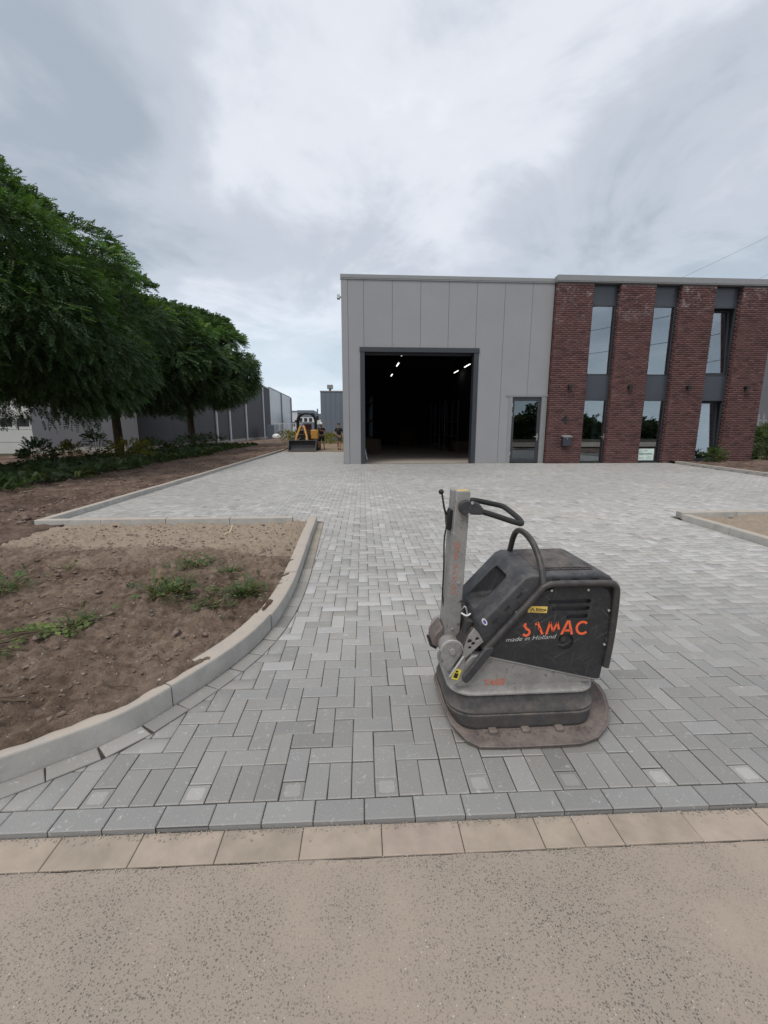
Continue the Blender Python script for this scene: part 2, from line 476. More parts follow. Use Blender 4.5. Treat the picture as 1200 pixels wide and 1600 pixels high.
class MB:
    def __init__(s):
        s.v, s.f = [], []

    def add(s, vs, fs):
        n = len(s.v)
        s.v.extend([tuple(v) for v in vs])
        s.f.extend([[i + n for i in f] for f in fs])
        return s

    def box(s, x0, x1, y0, y1, z0, z1, M=None):
        vs = [(x0, y0, z0), (x1, y0, z0), (x1, y1, z0), (x0, y1, z0), (x0, y0, z1), (x1, y0, z1), (x1, y1, z1), (x0, y1, z1)]
        if M is not None:
            vs = [M @ Vector(v) for v in vs]
        return s.add(vs, [(0, 3, 2, 1), (4, 5, 6, 7), (0, 1, 5, 4), (1, 2, 6, 5), (2, 3, 7, 6), (3, 0, 4, 7)])

    def prism(s, poly, y0, y1):
        """polygon in XZ extruded along Y"""
        a = sum(poly[i][0] * poly[(i + 1) % len(poly)][1] - poly[(i + 1) % len(poly)][0] * poly[i][1] for i in range(len(poly)))
        if a < 0:
            poly = poly[::-1]
        n = len(poly)
        vs = [(x, y0, z) for x, z in poly] + [(x, y1, z) for x, z in poly]
        fs = [tuple(range(n)), tuple(range(2 * n - 1, n - 1, -1))]
        fs += [(i, i + n, (i + 1) % n + n, (i + 1) % n) for i in range(n)]
        return s.add(vs, fs)

    def prism_holes(s, outer, holes, y0, y1):
        pl = [[Vector((x, z, 0)) for x, z in p] for p in [outer] + holes]
        tri = tessellate_polygon(pl)
        flat = [p for q in pl for p in q]
        n = len(flat)
        vs = [(p.x, y0, p.y) for p in flat] + [(p.x, y1, p.y) for p in flat]
        fs = []
        for a, b, c in tri:
            A, B, C = flat[a], flat[b], flat[c]
            if (B.x - A.x) * (C.y - A.y) - (B.y - A.y) * (C.x - A.x) < 0:
                b, c = c, b
            fs.append((a, b, c))
            fs.append((a + n, c + n, b + n))
        k = 0
        for q in pl:
            m = len(q)
            for i in range(m):
                fs.append((k + i, k + (i + 1) % m, k + (i + 1) % m + n, k + i + n))
            k += m
        return s.add(vs, fs)

    def tube(s, path, r, n=8, cap=True, closed=False):
        P = [Vector(p) for p in path]
        rs = r if isinstance(r, (list, tuple)) else [r] * len(P)
        ring = []
        up = None
        m = len(P)
        for i, p in enumerate(P):
            if closed:
                t = (P[(i + 1) % m] - P[i - 1]).normalized()
            else:
                t = (P[min(i + 1, m - 1)] - P[max(i - 1, 0)]).normalized()
            if up is None:
                up = Vector((0, 0, 1)) if abs(t.z) < 0.9 else Vector((1, 0, 0))
            u = (up - t * up.dot(t)).normalized()
            w = t.cross(u)
            up = u
            ring.append([p + (u * cos(2 * pi * k / n) + w * sin(2 * pi * k / n)) * rs[i] for k in range(n)])
        vs = [v for q in ring for v in q]
        fs = []
        for i in range(m if closed else m - 1):
            a, b = i * n, ((i + 1) % m) * n
            fs += [(a + k, a + (k + 1) % n, b + (k + 1) % n, b + k) for k in range(n)]
        if cap and not closed:
            fs += [tuple(range(n - 1, -1, -1)), tuple((m - 1) * n + k for k in range(n))]
        return s.add(vs, fs)

    def cyl(s, p0, p1, r0, r1=None, n=16):
        return s.tube([p0, p1], [r0, r0 if r1 is None else r1], n)

    def ball(s, c, r, n=10, m=6, sc=(1, 1, 1)):
        vs, fs = [], []
        for j in range(m + 1):
            th = pi * j / m
            for k in range(n):
                ph = 2 * pi * k / n
                vs.append((c[0] + r * sc[0] * sin(th) * cos(ph), c[1] + r * sc[1] * sin(th) * sin(ph), c[2] + r * sc[2] * cos(th)))
        for j in range(m):
            for k in range(n):
                fs.append((j * n + k, (j + 1) * n + k, (j + 1) * n + (k + 1) % n, j * n + (k + 1) % n))
        return s.add(vs, fs)

    def loft(s, rings, cap=True):
        n = len(rings[0])
        vs = [v for q in rings for v in q]
        fs = []
        for i in range(len(rings) - 1):
            fs += [(i * n + k, i * n + (k + 1) % n, (i + 1) * n + (k + 1) % n, (i + 1) * n + k) for k in range(n)]
        if cap:
            fs += [tuple(range(n - 1, -1, -1)), tuple((len(rings) - 1) * n + k for k in range(n))]
        return s.add(vs, fs)

    def build(s, name, mat, parent=None, smooth=False, bevel=0, seg=2, angle=35):
        me = bpy.data.meshes.new(name)
        me.from_pydata([tuple(v) for v in s.v], [], s.f)
        me.materials.append(MAT[mat])
        me.update()
        if smooth or bevel:
            me.polygons.foreach_set('use_smooth', [True] * len(me.polygons))
            try:
                me.set_sharp_from_angle(angle=R(40))
            except Exception:
                pass
        o = link(bpy.data.objects.new(name, me))
        if bevel:
            b = o.modifiers.new('bevel', 'BEVEL')
            b.width = bevel
            b.segments = seg
            b.limit_method = 'ANGLE'
            b.angle_limit = R(angle)
            b.harden_normals = False
        return adopt(o, parent)


def rrect(x0, x1, y0, y1, r, z, seg=6, d=0.0):
    """rounded rectangle in plan, counter-clockwise, grown by d"""
    x0, x1, y0, y1 = x0 - d, x1 + d, y0 - d, y1 + d
    pts = []
    for cx, cy, a in ((x1 - r, y0 + r, -90), (x1 - r, y1 - r, 0), (x0 + r, y1 - r, 90), (x0 + r, y0 + r, 180)):
        for k in range(seg + 1):
            t = R(a + 90 * k / seg)
            pts.append((cx + r * cos(t), cy + r * sin(t), z))
    return pts


def smooth_path(pts, it=2):
    P = [Vector(p) for p in pts]
    for _ in range(it):
        q = [P[0]]
        for a, b in zip(P[:-1], P[1:]):
            q += [a.lerp(b, 0.25), a.lerp(b, 0.75)]
        q.append(P[-1])
        P = q
    return P


def text(body, size, mat, name, parent, M, shear=0.0, extrude=0.0008, offset=0.0, align='LEFT'):
    cu = bpy.data.curves.new(name, 'FONT')
    cu.body = body
    cu.size = size
    cu.shear = shear
    cu.extrude = extrude
    cu.offset = offset
    cu.align_x = align
    cu.resolution_u = 3
    o = link(bpy.data.objects.new('text_tmp', cu))
    bpy.context.view_layer.update()
    dg = bpy.context.evaluated_depsgraph_get()
    me = bpy.data.meshes.new_from_object(o.evaluated_get(dg))
    bpy.data.objects.remove(o)
    bpy.data.curves.remove(cu)
    me.transform(M)
    me.materials.clear()
    me.materials.append(MAT[mat])
    me.name = name
    ob = link(bpy.data.objects.new(name, me))
    return adopt(ob, parent)


FACING = Matrix.Rotation(R(90), 4, 'X')       # text laid on a wall that faces -Y


def at(x, y, z, extra=None):
    return Matrix.Translation((x, y, z)) @ FACING @ (extra if extra is not None else Matrix.Identity(4))


# value noise for terrain
_T = nr.rand(256, 256)


def vn(x, y, seed=0):
    x = np.asarray(x, float) + seed * 17.3
    y = np.asarray(y, float) + seed * 31.7
    i, j = np.floor(x).astype(int), np.floor(y).astype(int)
    fx, fy = x - i, y - j
    fx, fy = fx * fx * (3 - 2 * fx), fy * fy * (3 - 2 * fy)
    g = lambda a, b: _T[a % 256, b % 256]
    return (g(i, j) * (1 - fx) + g(i + 1, j) * fx) * (1 - fy) + (g(i, j + 1) * (1 - fx) + g(i + 1, j + 1) * fx) * fy - 0.5


def fbm(x, y, oct=5, seed=0, gain=0.5):
    s, a, f = 0, 1.0, 1.0
    for k in range(oct):
        s = s + a * vn(x * f, y * f, seed + k)
        a *= gain
        f *= 2.03
    return s


def dist_poly(px, py, line):
    """unsigned distance from points to a polyline"""
    d = np.full(px.shape, 1e9)
    for (ax, ay), (bx, by) in zip(line[:-1], line[1:]):
        ex, ey = bx - ax, by - ay
        t = np.clip(((px - ax) * ex + (py - ay) * ey) / (ex * ex + ey * ey), 0, 1)
        d = np.minimum(d, np.hypot(px - ax - t * ex, py - ay - t * ey))
    return d


def inside(px, py, poly):
    c = np.zeros(px.shape, bool)
    n = len(poly)
    for i in range(n):
        x0, y0 = poly[i]
        x1, y1 = poly[(i + 1) % n]
        if y0 == y1:
            continue
        k = ((y0 > py) != (y1 > py)) & (px < (x1 - x0) * (py - y0) / (y1 - y0) + x0)
        c ^= k
    return c


def grid_mesh(name, x0, x1, y0, y1, step, hfun, keep, mat, parent=None):
    xs = np.arange(x0, x1 + step / 2, step)
    ys = np.arange(y0, y1 + step / 2, step)
    X, Y = np.meshgrid(xs, ys)
    Z = hfun(X, Y)
    co = np.stack([X.ravel(), Y.ravel(), Z.ravel()], 1)
    nx = len(xs)
    i = np.arange((len(ys) - 1) * (nx - 1))
    a = (i // (nx - 1)) * nx + i % (nx - 1)
    q = np.stack([a, a + 1, a + nx + 1, a + nx], 1)
    if keep is not None:
        c = co[q].mean(1)
        q = q[keep(c[:, 0], c[:, 1])]
    return raw(name, co, q.ravel(), np.full(len(q), 4), mat, parent, smooth=True)


# ================================================================== layout of the ground
ROT = R(-0.9)                    # road and edging run a touch skew to the building
ca, sa = cos(ROT), sin(ROT)
E0 = (0.11, 1.449)               # a point on the front line of the edging course


def L2W(u, v):
    return E0[0] + u * ca - v * sa, E0[1] + u * sa + v * ca


LEFT_FOOT = [(-2.9, 1.05), (-2.2, 1.36), (-1.85, 1.54), (-1.547, 1.72), (-1.239, 1.932), (-1.131, 2.049), (-0.96, 2.328), (-0.80, 2.64),
             (-0.70, 2.93), (-0.64, 3.25), (-0.607, 3.65), (-0.596, 4.1), (-0.60, 4.6), (-0.616, 5.2), (-0.635, 6.2), (-0.652, 7.0)]
RIGHT_FOOT = [(5.42, 6.95), (5.37, 6.0), (5.31, 5.1), (5.27, 4.4), (5.30, 3.7), (5.42, 3.0), (5.70, 2.35), (6.15, 1.80), (6.8, 1.35)]
FAR_FOOT = [(-4.93, 7.0), (-4.94, 14.0), (-5.0, 22.0), (-5.08, 31.5)]
FARR_FOOT = [(14.05, 18.45), (13.78, 17.3), (13.45, 15.2), (13.1, 13.0), (12.75, 10.5), (12.5, 7.0)]


def smooth2(pts, it=2):
    return [(p.x, p.y) for p in smooth_path([(x, y, 0) for x, y in pts], it)]


LEFT_C = smooth2(LEFT_FOOT)
RIGHT_C = smooth2(RIGHT_FOOT)
FARR_C = smooth2(FARR_FOOT, 1)

# ground to the horizon
gx = np.array([-900, -300, -120, -60, -40, -30, -24, -19, -16, -12, -5, 20, 60, 120, 300, 900.])
gy = np.array([-900, -300, -60, -14, 1.2, 7, 20, 40, 70, 120, 200, 400, 1200.])


def ground_z(x):
    return -0.12 - 0.5 * np.clip((-12 - x) / 7.0, 0, 1)


X, Y = np.meshgrid(gx, gy)
co = np.stack([X.ravel(), Y.ravel(), ground_z(X).ravel()], 1)
nx = len(gx)
i = np.arange((len(gy) - 1) * (nx - 1))
a = (i // (nx - 1)) * nx + i % (nx - 1)
q = np.stack([a, a + 1, a + nx + 1, a + nx], 1)
tag(raw('ground', co, q.ravel(), np.full(len(q), 4), 'terrain'), kind='structure')

# road: one sheet, slightly ragged along the gutter
mb = MB()
xs = np.arange(-60, 60.01, 0.04 * 25)
xs = np.concatenate([np.arange(-60, -3, 3.0), np.arange(-3, 4, 0.03), np.arange(4, 61, 3.0)])
vs, fs = [], []
for k, u in enumerate(xs):
    e = -0.137 + 0.006 * fbm(np.array(u * 9.0), np.array(0.3), 3, 5)
    x, y = L2W(u, float(e))
    vs += [(x, y, -0.026), (*L2W(u, -0.45), -0.030), (*L2W(u, -13.0), -0.030)]
for k in range(len(xs) - 1):
    b = k * 3
    fs += [(b + 1, b + 4, b + 3, b), (b + 2, b + 5, b + 4, b + 1)]
mb.add(vs, fs)
tag(mb.build('road', 'road'), kind='structure')

# ---- paving --------------------------------------------------------------------------------
STRUCT = lambda n: thing(n, (0, 0, 0), kind='structure')
paving = STRUCT('driveway_paving')
PAVE_POLY = (
    [L2W(-2.6, 0.1), L2W(8.0, 0.1)] + [(x - 0.003, y) for x, y in RIGHT_C[::-1]] +
    [(5.45, 7.13), (12.5, 7.13)] + [(x - 0.003, y) for x, y in FARR_C[::-1]] +
    [(14.0, 18.89), (8.36, 18.89), (8.36, 19.09), (5.05, 19.09), (0.4, 19.09), (-0.56, 19.09), (-0.56, 29.5), (-4.95, 30.0)] + FAR_FOOT[2::-1] +
    [(-4.93, 7.135), (-0.70, 7.135), (-0.56, 7.06)] +
    [(x + 0.103 * 0.98, y) for x, y in LEFT_C[::-1] if y > 3.4])
# below the straight part the lengthwise course follows the curve: offset it along its normal


def offset_line(line, d):
    out = []
    for k, (x, y) in enumerate(line):
        x0, y0 = line[max(k - 1, 0)]
        x1, y1 = line[min(k + 1, len(line) - 1)]
        L = math.hypot(x1 - x0, y1 - y0)
        out.append((x + (y1 - y0) / L * d, y - (x1 - x0) / L * d))
    return out


LEFT_IN = offset_line(LEFT_C, 0.105)
PAVE_POLY = PAVE_POLY[:-sum(1 for x, y in LEFT_C if y > 3.4)] + LEFT_IN[::-1]
PAVE_POLY = [p for p in PAVE_POLY if not (p[0] < -1.3 and p[1] < 1.3)]

s = 0.1
stones = []                       # (u0,v0,u1,v1)
NU0, NU1, NV1 = -62, 150, 286
for v in range(0, NV1):
    for u in range(NU0, NU1):
        k = (u + v) % 4
        um = u % 4
        if v == 0:
            if um in (1, 2, 3):
                stones.append((u, 0, u + 1, 2))
            else:
                stones.append((u, 0, u + 1, 1))
            continue
        if v == 1:
            if um == 0:
                stones.append((u, 1, u + 1, 3))
            continue
        if k == 3:
            stones.append((u, v, u + 2, v + 1))
        elif k == 1:
            stones.append((u, v, u + 1, v + 2))
stones = np.array(stones, float)
st = stones * s
st[:, [0, 2]] += -0.05
st[:, [1, 3]] += 0.103
# per-stone corners in world
cu = np.stack([st[:, 0], st[:, 2], st[:, 2], st[:, 0]], 1)
cv = np.stack([st[:, 1], st[:, 1], st[:, 3], st[:, 3]], 1)
g2 = 0.0022
shr = lambda a, lo, hi: np.where(np.isclose(a, lo[:, None]), a + g2, a - g2)
cu = shr(cu, st[:, 0], st[:, 2])
cv = shr(cv, st[:, 1], st[:, 3])
# small laying error: shift and twist
ns = len(st)
tw = nr.normal(0, 0.004, ns)[:, None]
mu, mv = cu.mean(1, keepdims=True), cv.mean(1, keepdims=True)
du, dv = cu - mu, cv - mv
cu = mu + du - dv * tw + nr.normal(0, 0.0006, ns)[:, None]
cv = mv + dv + du * tw + nr.normal(0, 0.0006, ns)[:, None]
WX = E0[0] + cu * ca - cv * sa
WY = E0[1] + cu * sa + cv * ca
cin = inside(WX.ravel(), WY.ravel(), PAVE_POLY).reshape(ns, 4)
full = cin.all(1)
part = cin.any(1) & ~full
cxy = np.stack([WX.mean(1), WY.mean(1)], 1)
# tone: each stone its own grey, pallets drift a little over the yard
base = 0.298 + 0.016 * nr.randn(ns)
lot = np.clip((cxy[:, 1] - 2.2) / 1.6, 0, 1)  # paler with distance: grazing sky reflection painted into the stone tone
base += lot * (0.118 + 0.022 * nr.randn(ns) + 0.07 * fbm(cxy[:, 0] * 0.33, cxy[:, 1] * 0.33, 3, 3))
pale = nr.rand(ns) < (0.025 + 0.10 * lot * (cxy[:, 1] < 9) + 0.16 * lot * (fbm(cxy[:, 0] * 0.5, cxy[:, 1] * 0.5, 2, 9) > 0.0))
base = np.where(pale, base * 1.17, base)
darkk = nr.rand(ns) < 0.05
base = np.where(darkk, base * 0.8, base)
half = (stones[:, 2] - stones[:, 0] == 1) & (stones[:, 3] - stones[:, 1] == 1)
base = np.where(half, base * nr.uniform(0.95, 1.15, ns), base)
warm = nr.randn(ns) * 0.009
tones = np.stack([base * (1.03 + warm), base, base * (0.945 - warm)], 1)
tones[:, 2] *= np.where(pale, 1.01, 0.99)
tones = np.clip(tones, 0.10, 0.62)

# which stones the picture shows largest: nearest ones inside the frame
f_, th, yw = 680.0, R(10.8), R(3.6)


def to_frame(x, y):
    X_ = x * cos(yw) - y * sin(yw)
    D = x * sin(yw) + y * cos(yw)
    z = D * cos(th) + 1.5 * sin(th)
    yy = 1.5 * cos(th) - D * sin(th)
    return X_ / z, yy / z, z


fx, fy, fz = to_frame(cxy[:, 0], cxy[:, 1])
vis = (np.abs(fx) < 610 / f_) & (np.abs(fy) < 810 / f_) & full
order = np.argsort(np.where(vis, fz, 1e9))
near = order[:285]
is_near = np.zeros(ns, bool)
is_near[near] = True

CH, IN, DP = 0.0030, 0.0036, 0.032


def stone_mesh(L, Wd, name):
    m = MB()
    a, b = L / 2, Wd / 2
    r = [(-a, -b), (a, -b), (a, b), (-a, b)]
    vs = [(x, y, -DP) for x, y in r] + [(x, y, -CH) for x, y in r] + [(x - math.copysign(IN, x), y - math.copysign(IN, y), 0) for x, y in r]
    fs = []
    for k in range(4):
        n = (k + 1) % 4
        fs += [(k, n, n + 4, k + 4), (k + 4, n + 4, n + 8, k + 8)]
    fs.append((8, 9, 10, 11))
    tf = [1.0] * 9
    for k in (1, 3, 5, 7):
        tf[k] = 1.16
    if abs(L - Wd) < 1e-6:
        oc = [(0.70 * a * c_, 0.66 * b * s_, 0) for c_, s_ in ((.78, -1), (1, -.74), (.94, .80), (.70, 1), (-.80, .96), (-1, .72), (-.97, -.78), (-.72, -1))]
        vs += oc
        fs.pop()
        fs += [(8, 9, 13, 12, 19)[:0] or (8, 9, 12, 19), (9, 13, 12), (9, 10, 14, 13), (10, 15, 14), (10, 11, 16, 15), (11, 17, 16), (11, 8, 18, 17), (8, 19, 18), tuple(range(12, 20))]
        tf = tf[:8] + [1.0] * 8 + [1.3]
    me = bpy.data.meshes.new(name)
    me.from_pydata(vs, [], fs)
    me.materials.append(MAT['paver'])
    at_ = me.attributes.new('tone', 'FLOAT_COLOR', 'FACE')
    at_.data.foreach_set('color', [c_ for t_ in tf for c_ in (t_, t_, t_, 1.0)])
    return me


ME_LONG = stone_mesh(0.2 - 2 * g2, 0.1 - 2 * g2, 'paver')
ME_HALF = stone_mesh(0.1 - 2 * g2, 0.1 - 2 * g2, 'paver_half')
for k in near:
    w, h = st[k, 2] - st[k, 0], st[k, 3] - st[k, 1]
    o = bpy.data.objects.new('paver', ME_HALF if half[k] else ME_LONG)
    o.location = (cxy[k, 0], cxy[k, 1], float(nr.normal(0, 0.0011)))
    o.rotation_euler = (float(nr.normal(0, 0.0045)), float(nr.normal(0, 0.0045)), ROT + float(tw[k, 0]) + (pi / 2 if h > w + 0.01 else 0))
    o.color = (*[float(c) for c in tones[k]], 1)
    o.parent = paving
    link(o)

# all other stones as one mesh
idx = np.where(full & ~is_near)[0]
n = len(idx)
cx, cy = cxy[idx, 0], cxy[idx, 1]
zt = nr.normal(0, 0.0011, n)
tx, ty = nr.normal(0, 0.004, n), nr.normal(0, 0.004, n)
ox, oy = WX[idx], WY[idx]
dx, dy = ox - cx[:, None], oy - cy[:, None]
zz_ = zt[:, None] + dx * tx[:, None] + dy * ty[:, None]
L_ = np.hypot(dx, dy)
k_ = (1 - IN * 1.414 / L_)
low = np.stack([ox, oy, zz_ - DP], 2)
mid = np.stack([ox, oy, zz_ - CH], 2)
top = np.stack([cx[:, None] + dx * k_, cy[:, None] + dy * k_, zz_], 2)
co = np.concatenate([low, mid, top], 1).reshape(-1, 3)
tmpl = []
for k in range(4):
    m = (k + 1) % 4
    tmpl += [[k, m, m + 4, k + 4], [k + 4, m + 4, m + 8, k + 8]]
tmpl.append([8, 9, 10, 11])
tmpl = np.array(tmpl)
lp = (tmpl[None] + (np.arange(n) * 12)[:, None, None]).reshape(-1)
tn = (tones[idx][:, None, :] * np.array([1, 1.16, 1, 1.16, 1, 1.16, 1, 1.16, 1.0])[None, :, None]).reshape(-1, 3)
vcount = n * 12
co_l, lp_l, ct_l, tn_l = [co], [lp], [np.full(n * 9, 4)], [tn]


def clip_half(poly, ax, ay, nx_, ny_):
    out = []
    m = len(poly)
    for k in range(m):
        p, q_ = poly[k], poly[(k + 1) % m]
        dp = (p[0] - ax) * nx_ + (p[1] - ay) * ny_
        dq = (q_[0] - ax) * nx_ + (q_[1] - ay) * ny_
        if dp >= 0:
            out.append(p)
        if (dp >= 0) != (dq >= 0):
            t = dp / (dp - dq)
            out.append((p[0] + (q_[0] - p[0]) * t, p[1] + (q_[1] - p[1]) * t))
    return out


area = sum(PAVE_POLY[k][0] * PAVE_POLY[(k + 1) % len(PAVE_POLY)][1] - PAVE_POLY[(k + 1) % len(PAVE_POLY)][0] * PAVE_POLY[k][1] for k in range(len(PAVE_POLY)))
sgn = 1 if area > 0 else -1
SEG = [(PAVE_POLY[k], PAVE_POLY[(k + 1) % len(PAVE_POLY)]) for k in range(len(PAVE_POLY))]
SA = np.array([a for a, b in SEG])
SB = np.array([b for a, b in SEG])


def stone_poly(poly, z, verts, faces, base_i):
    m = len(poly)
    c = (sum(p[0] for p in poly) / m, sum(p[1] for p in poly) / m)
    for dz, ins in ((-DP, 0), (-CH, 0), (0, IN)):
        for p in poly:
            d = math.hypot(p[0] - c[0], p[1] - c[1]) or 1
            kk = 1 - ins * 1.3 / d
            verts.append((c[0] + (p[0] - c[0]) * kk, c[1] + (p[1] - c[1]) * kk, z + dz))
    for k in range(m):
        j = (k + 1) % m
        faces.append([base_i + k, base_i + j, base_i + j + m, base_i + k + m])
        faces.append([base_i + k + m, base_i + j + m, base_i + j + 2 * m, base_i + k + 2 * m])
    faces.append([base_i + 2 * m + k for k in range(m)])


cvs, cfs, ctn = [], [], []
cut_near = []
for k in np.where(part)[0]:
    c = cxy[k]
    e = SB - SA
    t = np.clip(((c[0] - SA[:, 0]) * e[:, 0] + (c[1] - SA[:, 1]) * e[:, 1]) / np.maximum((e ** 2).sum(1), 1e-12), 0, 1)
    d = np.hypot(c[0] - SA[:, 0] - t * e[:, 0], c[1] - SA[:, 1] - t * e[:, 1])
    j = int(np.argmin(d))
    L = math.hypot(*e[j])
    nxn, nyn = -e[j, 1] / L * sgn, e[j, 0] / L * sgn
    poly = clip_half([(WX[k, q_], WY[k, q_]) for q_ in range(4)], SA[j, 0] + nxn * 0.003, SA[j, 1] + nyn * 0.003, nxn, nyn)
    if len(poly) < 3:
        continue
    ar = abs(sum(poly[a_][0] * poly[(a_ + 1) % len(poly)][1] - poly[(a_ + 1) % len(poly)][0] * poly[a_][1] for a_ in range(len(poly)))) / 2
    if ar < 0.0002:
        continue
    nb = len(cfs)
    stone_poly(poly, float(nr.normal(0, 0.001)), cvs, cfs, len(cvs) + vcount)
    ctn += [tones[k]] * (len(cfs) - nb)
co_l.append(np.array(cvs))
lp_l.append(np.array([i_ for f in cfs for i_ in f]))
ct_l.append(np.array([len(f) for f in cfs]))
tn_l.append(np.array(ctn))
o = raw('paver_field', np.concatenate(co_l), np.concatenate(lp_l), np.concatenate(ct_l), 'paver', paving, tone=np.concatenate(tn_l))
tag(o, kind='stuff')

# bedding sand under the stones
mb = MB()
mb.add([(x, y, -0.0060) for x, y in [L2W(-3.2, 0.0), L2W(9, 0.0), (9, 7.2), (-0.9, 7.2), (-0.9, 3.0), (-3.2, 3.0)]], [(0, 1, 2, 3, 4, 5)])
mb.add([(x, y, -0.0075) for x, y in [(-5.0, 7.1995), (14.3, 7.1995), (14.3, 19.12), (-5.2, 19.12)]], [(0, 1, 2, 3)])
mb.add([(x, y, -0.0075) for x, y in [(-5.2, 19.12), (-0.5, 19.12), (-0.5, 31), (-5.2, 31)]], [(0, 1, 2, 3)])
mb.build('bedding', 'joint_sand', paving)

# lengthwise course along the left kerb: stones laid on the curve with open wedge joints
course = STRUCT('kerbside_course')


def arc_pts(line):
    P = np.array(line)
    d = np.concatenate(([0], np.cumsum(np.hypot(*np.diff(P, axis=0).T))))
    return P, d


def at_s(P, d, s_):
    return np.array([np.interp(s_, d, P[:, 0]), np.interp(s_, d, P[:, 1])])


P, D = arc_pts(LEFT_C)
s_ = 0.05
while s_ < D[-1] - 0.05:
    e_ = min(s_ + 0.2, D[-1])
    a_, b_ = at_s(P, D, s_ + 0.003), at_s(P, D, e_ - 0.003)
    t_ = (b_ - a_) / np.linalg.norm(b_ - a_)
    nn = np.array([t_[1], -t_[0]])
    poly = [a_ + nn * 0.004, a_ + nn * 0.103 - t_ * 0.0045, b_ + nn * 0.103 + t_ * 0.0045, b_ + nn * 0.004]
    m_ = MB()
    vs_, fs_ = [], []
    stone_poly([tuple(p) for p in poly], 0.001 + float(nr.normal(0, 0.001)), vs_, fs_, 0)
    m_.add(vs_, fs_)
    if max(a_[1], b_[1]) > 1.35 and 1:
        o = m_.build('paver', 'paver', course)
        at_ = o.data.attributes.new('tone', 'FLOAT_COLOR', 'FACE')
        b0 = 0.30 + 0.03 * nr.randn()
        wm = 0.02 + 0.10 * max(0, min(1, (a_[1] - 3.6) / 2))
        at_.data.foreach_set('color', [b0 * (1.02 + wm), b0, b0 * (0.96 - 1.6 * wm), 1.0] * len(o.data.polygons))
    s_ = e_ + 0.002

# edging course and the sand-coloured gutter slabs in front
edging = STRUCT('edging_course')


def slab(name, u0, u1, v0, v1, z, dp, ch, ins, matn, parent, tone):
    m = MB()
    r = [(u0, v0), (u1, v0), (u1, v1), (u0, v1)]
    cxm, cym = (u0 + u1) / 2, (v0 + v1) / 2
    vs = []
    for dz, k in ((-dp, 0), (-ch, 0), (0, ins)):
        for u, v in r:
            uu, vv = u - math.copysign(k, u - cxm), v - math.copysign(k, v - cym)
            vs.append((*L2W(uu, vv), z + dz))
    fs = []
    for k in range(4):
        n_ = (k + 1) % 4
        fs += [(k, n_, n_ + 4, k + 4), (k + 4, n_ + 4, n_ + 8, k + 8)]
    fs.append((8, 9, 10, 11))
    m.add(vs, fs)
    o = m.build(name, matn, parent)
    at_ = o.data.attributes.new('tone', 'FLOAT_COLOR', 'FACE')
    at_.data.foreach_set('color', [*[float(c) for c in tone], 1.0] * len(o.data.polygons))
    return o


u = -2.9
while u < 6:
    b0 = 0.295 + 0.014 * nr.randn()
    slab('paver', u + 0.0025, u + 0.1985, 0.001 + 0.002 * nr.randn() * 0.5, 0.1, float(nr.normal(0, 0.0012)), 0.06, 0.003, 0.004, 'paver', edging, (b0 * 1.02, b0 * 1.0, b0 * 0.955))
    u += 0.2003
gutter = STRUCT('gutter_course')
u = -3.05
k = 0
while u < 6:
    w = 0.302
    if 0.42 < u < 0.75:
        w = 0.151
    b0 = 1 + 0.07 * nr.randn()
    slab('slab', u + 0.0015, u + w - 0.0015, -0.134, -0.004, -0.020 + float(nr.normal(0, 0.0012)), 0.05, 0.002, 0.003, 'gutter', gutter, (b0, b0 * (1 + 0.015 * nr.randn()), b0))
    u += w
mb = MB()
mb.add([(*L2W(a_, b_), -0.0275) for a_, b_ in ((-60, -0.2), (60, -0.2), (60, 0.05), (-60, 0.05))], [(0, 1, 2, 3)])
mb.build('bedding', 'joint_sand', gutter)

# crumbs of sand and grit lying along the step
pts = []
for k in range(900):
    u = nr.uniform(-2.2, 2.4)
    v = -abs(nr.normal(0, 0.018)) - 0.003
    pts.append((*L2W(u, v), -0.019, nr.uniform(0.0012, 0.0042)))
for k in range(500):
    u, v = nr.uniform(-2, 2.2), -0.137 + nr.normal(0, 0.010)
    pts.append((*L2W(u, v), -0.024, nr.uniform(0.0012, 0.0036)))


def pebbles(name, pts, mat, kind='stuff', parent=None, flat=0.7):
    base_v = np.array([(1, 0, 0), (0, 1, 0), (-1, 0, 0), (0, -1, 0), (0, 0, 1), (0, 0, -1),
                       (.62, .62, .4), (-.62, .62, .4), (-.62, -.62, .4), (.62, -.62, .4)], float)
    fcs = np.array([(4, 6, 7), (4, 7, 8), (4, 8, 9), (4, 9, 6), (0, 1, 6), (1, 2, 7), (2, 3, 8), (3, 0, 9),
                    (6, 1, 7), (7, 2, 8), (8, 3, 9), (9, 0, 6), (5, 1, 0), (5, 2, 1), (5, 3, 2), (5, 0, 3)])
    p = np.array(pts)
    m = len(p)
    j = base_v[None] * (1 + 0.35 * nr.randn(m, 10, 1)) * p[:, None, 3:4] * np.stack([nr.uniform(.7, 1.5, m), nr.uniform(.6, 1.2, m), nr.uniform(.4, flat + .2, m)], 1)[:, None]
    an = nr.uniform(0, 6.28, m)
    cx_, sx_ = np.cos(an)[:, None], np.sin(an)[:, None]
    x = j[:, :, 0] * cx_ - j[:, :, 1] * sx_
    y = j[:, :, 0] * sx_ + j[:, :, 1] * cx_
    co = np.stack([x + p[:, 0:1], y + p[:, 1:2], j[:, :, 2] + p[:, 2:3]], 2).reshape(-1, 3)
    lp = (fcs[None] + (np.arange(m) * 10)[:, None, None]).reshape(-1)
    o = raw(name, co, lp, np.full(m * 16, 3), mat, parent)
    tag(o, kind=kind)
    return o


o = pebbles('grit', pts, 'pebble')
tag(o, 'loose sand and grit along the step at the road edge', 'grit')

# ---- kerbs ---------------------------------------------------------------------------------
kerbs = STRUCT('kerb')


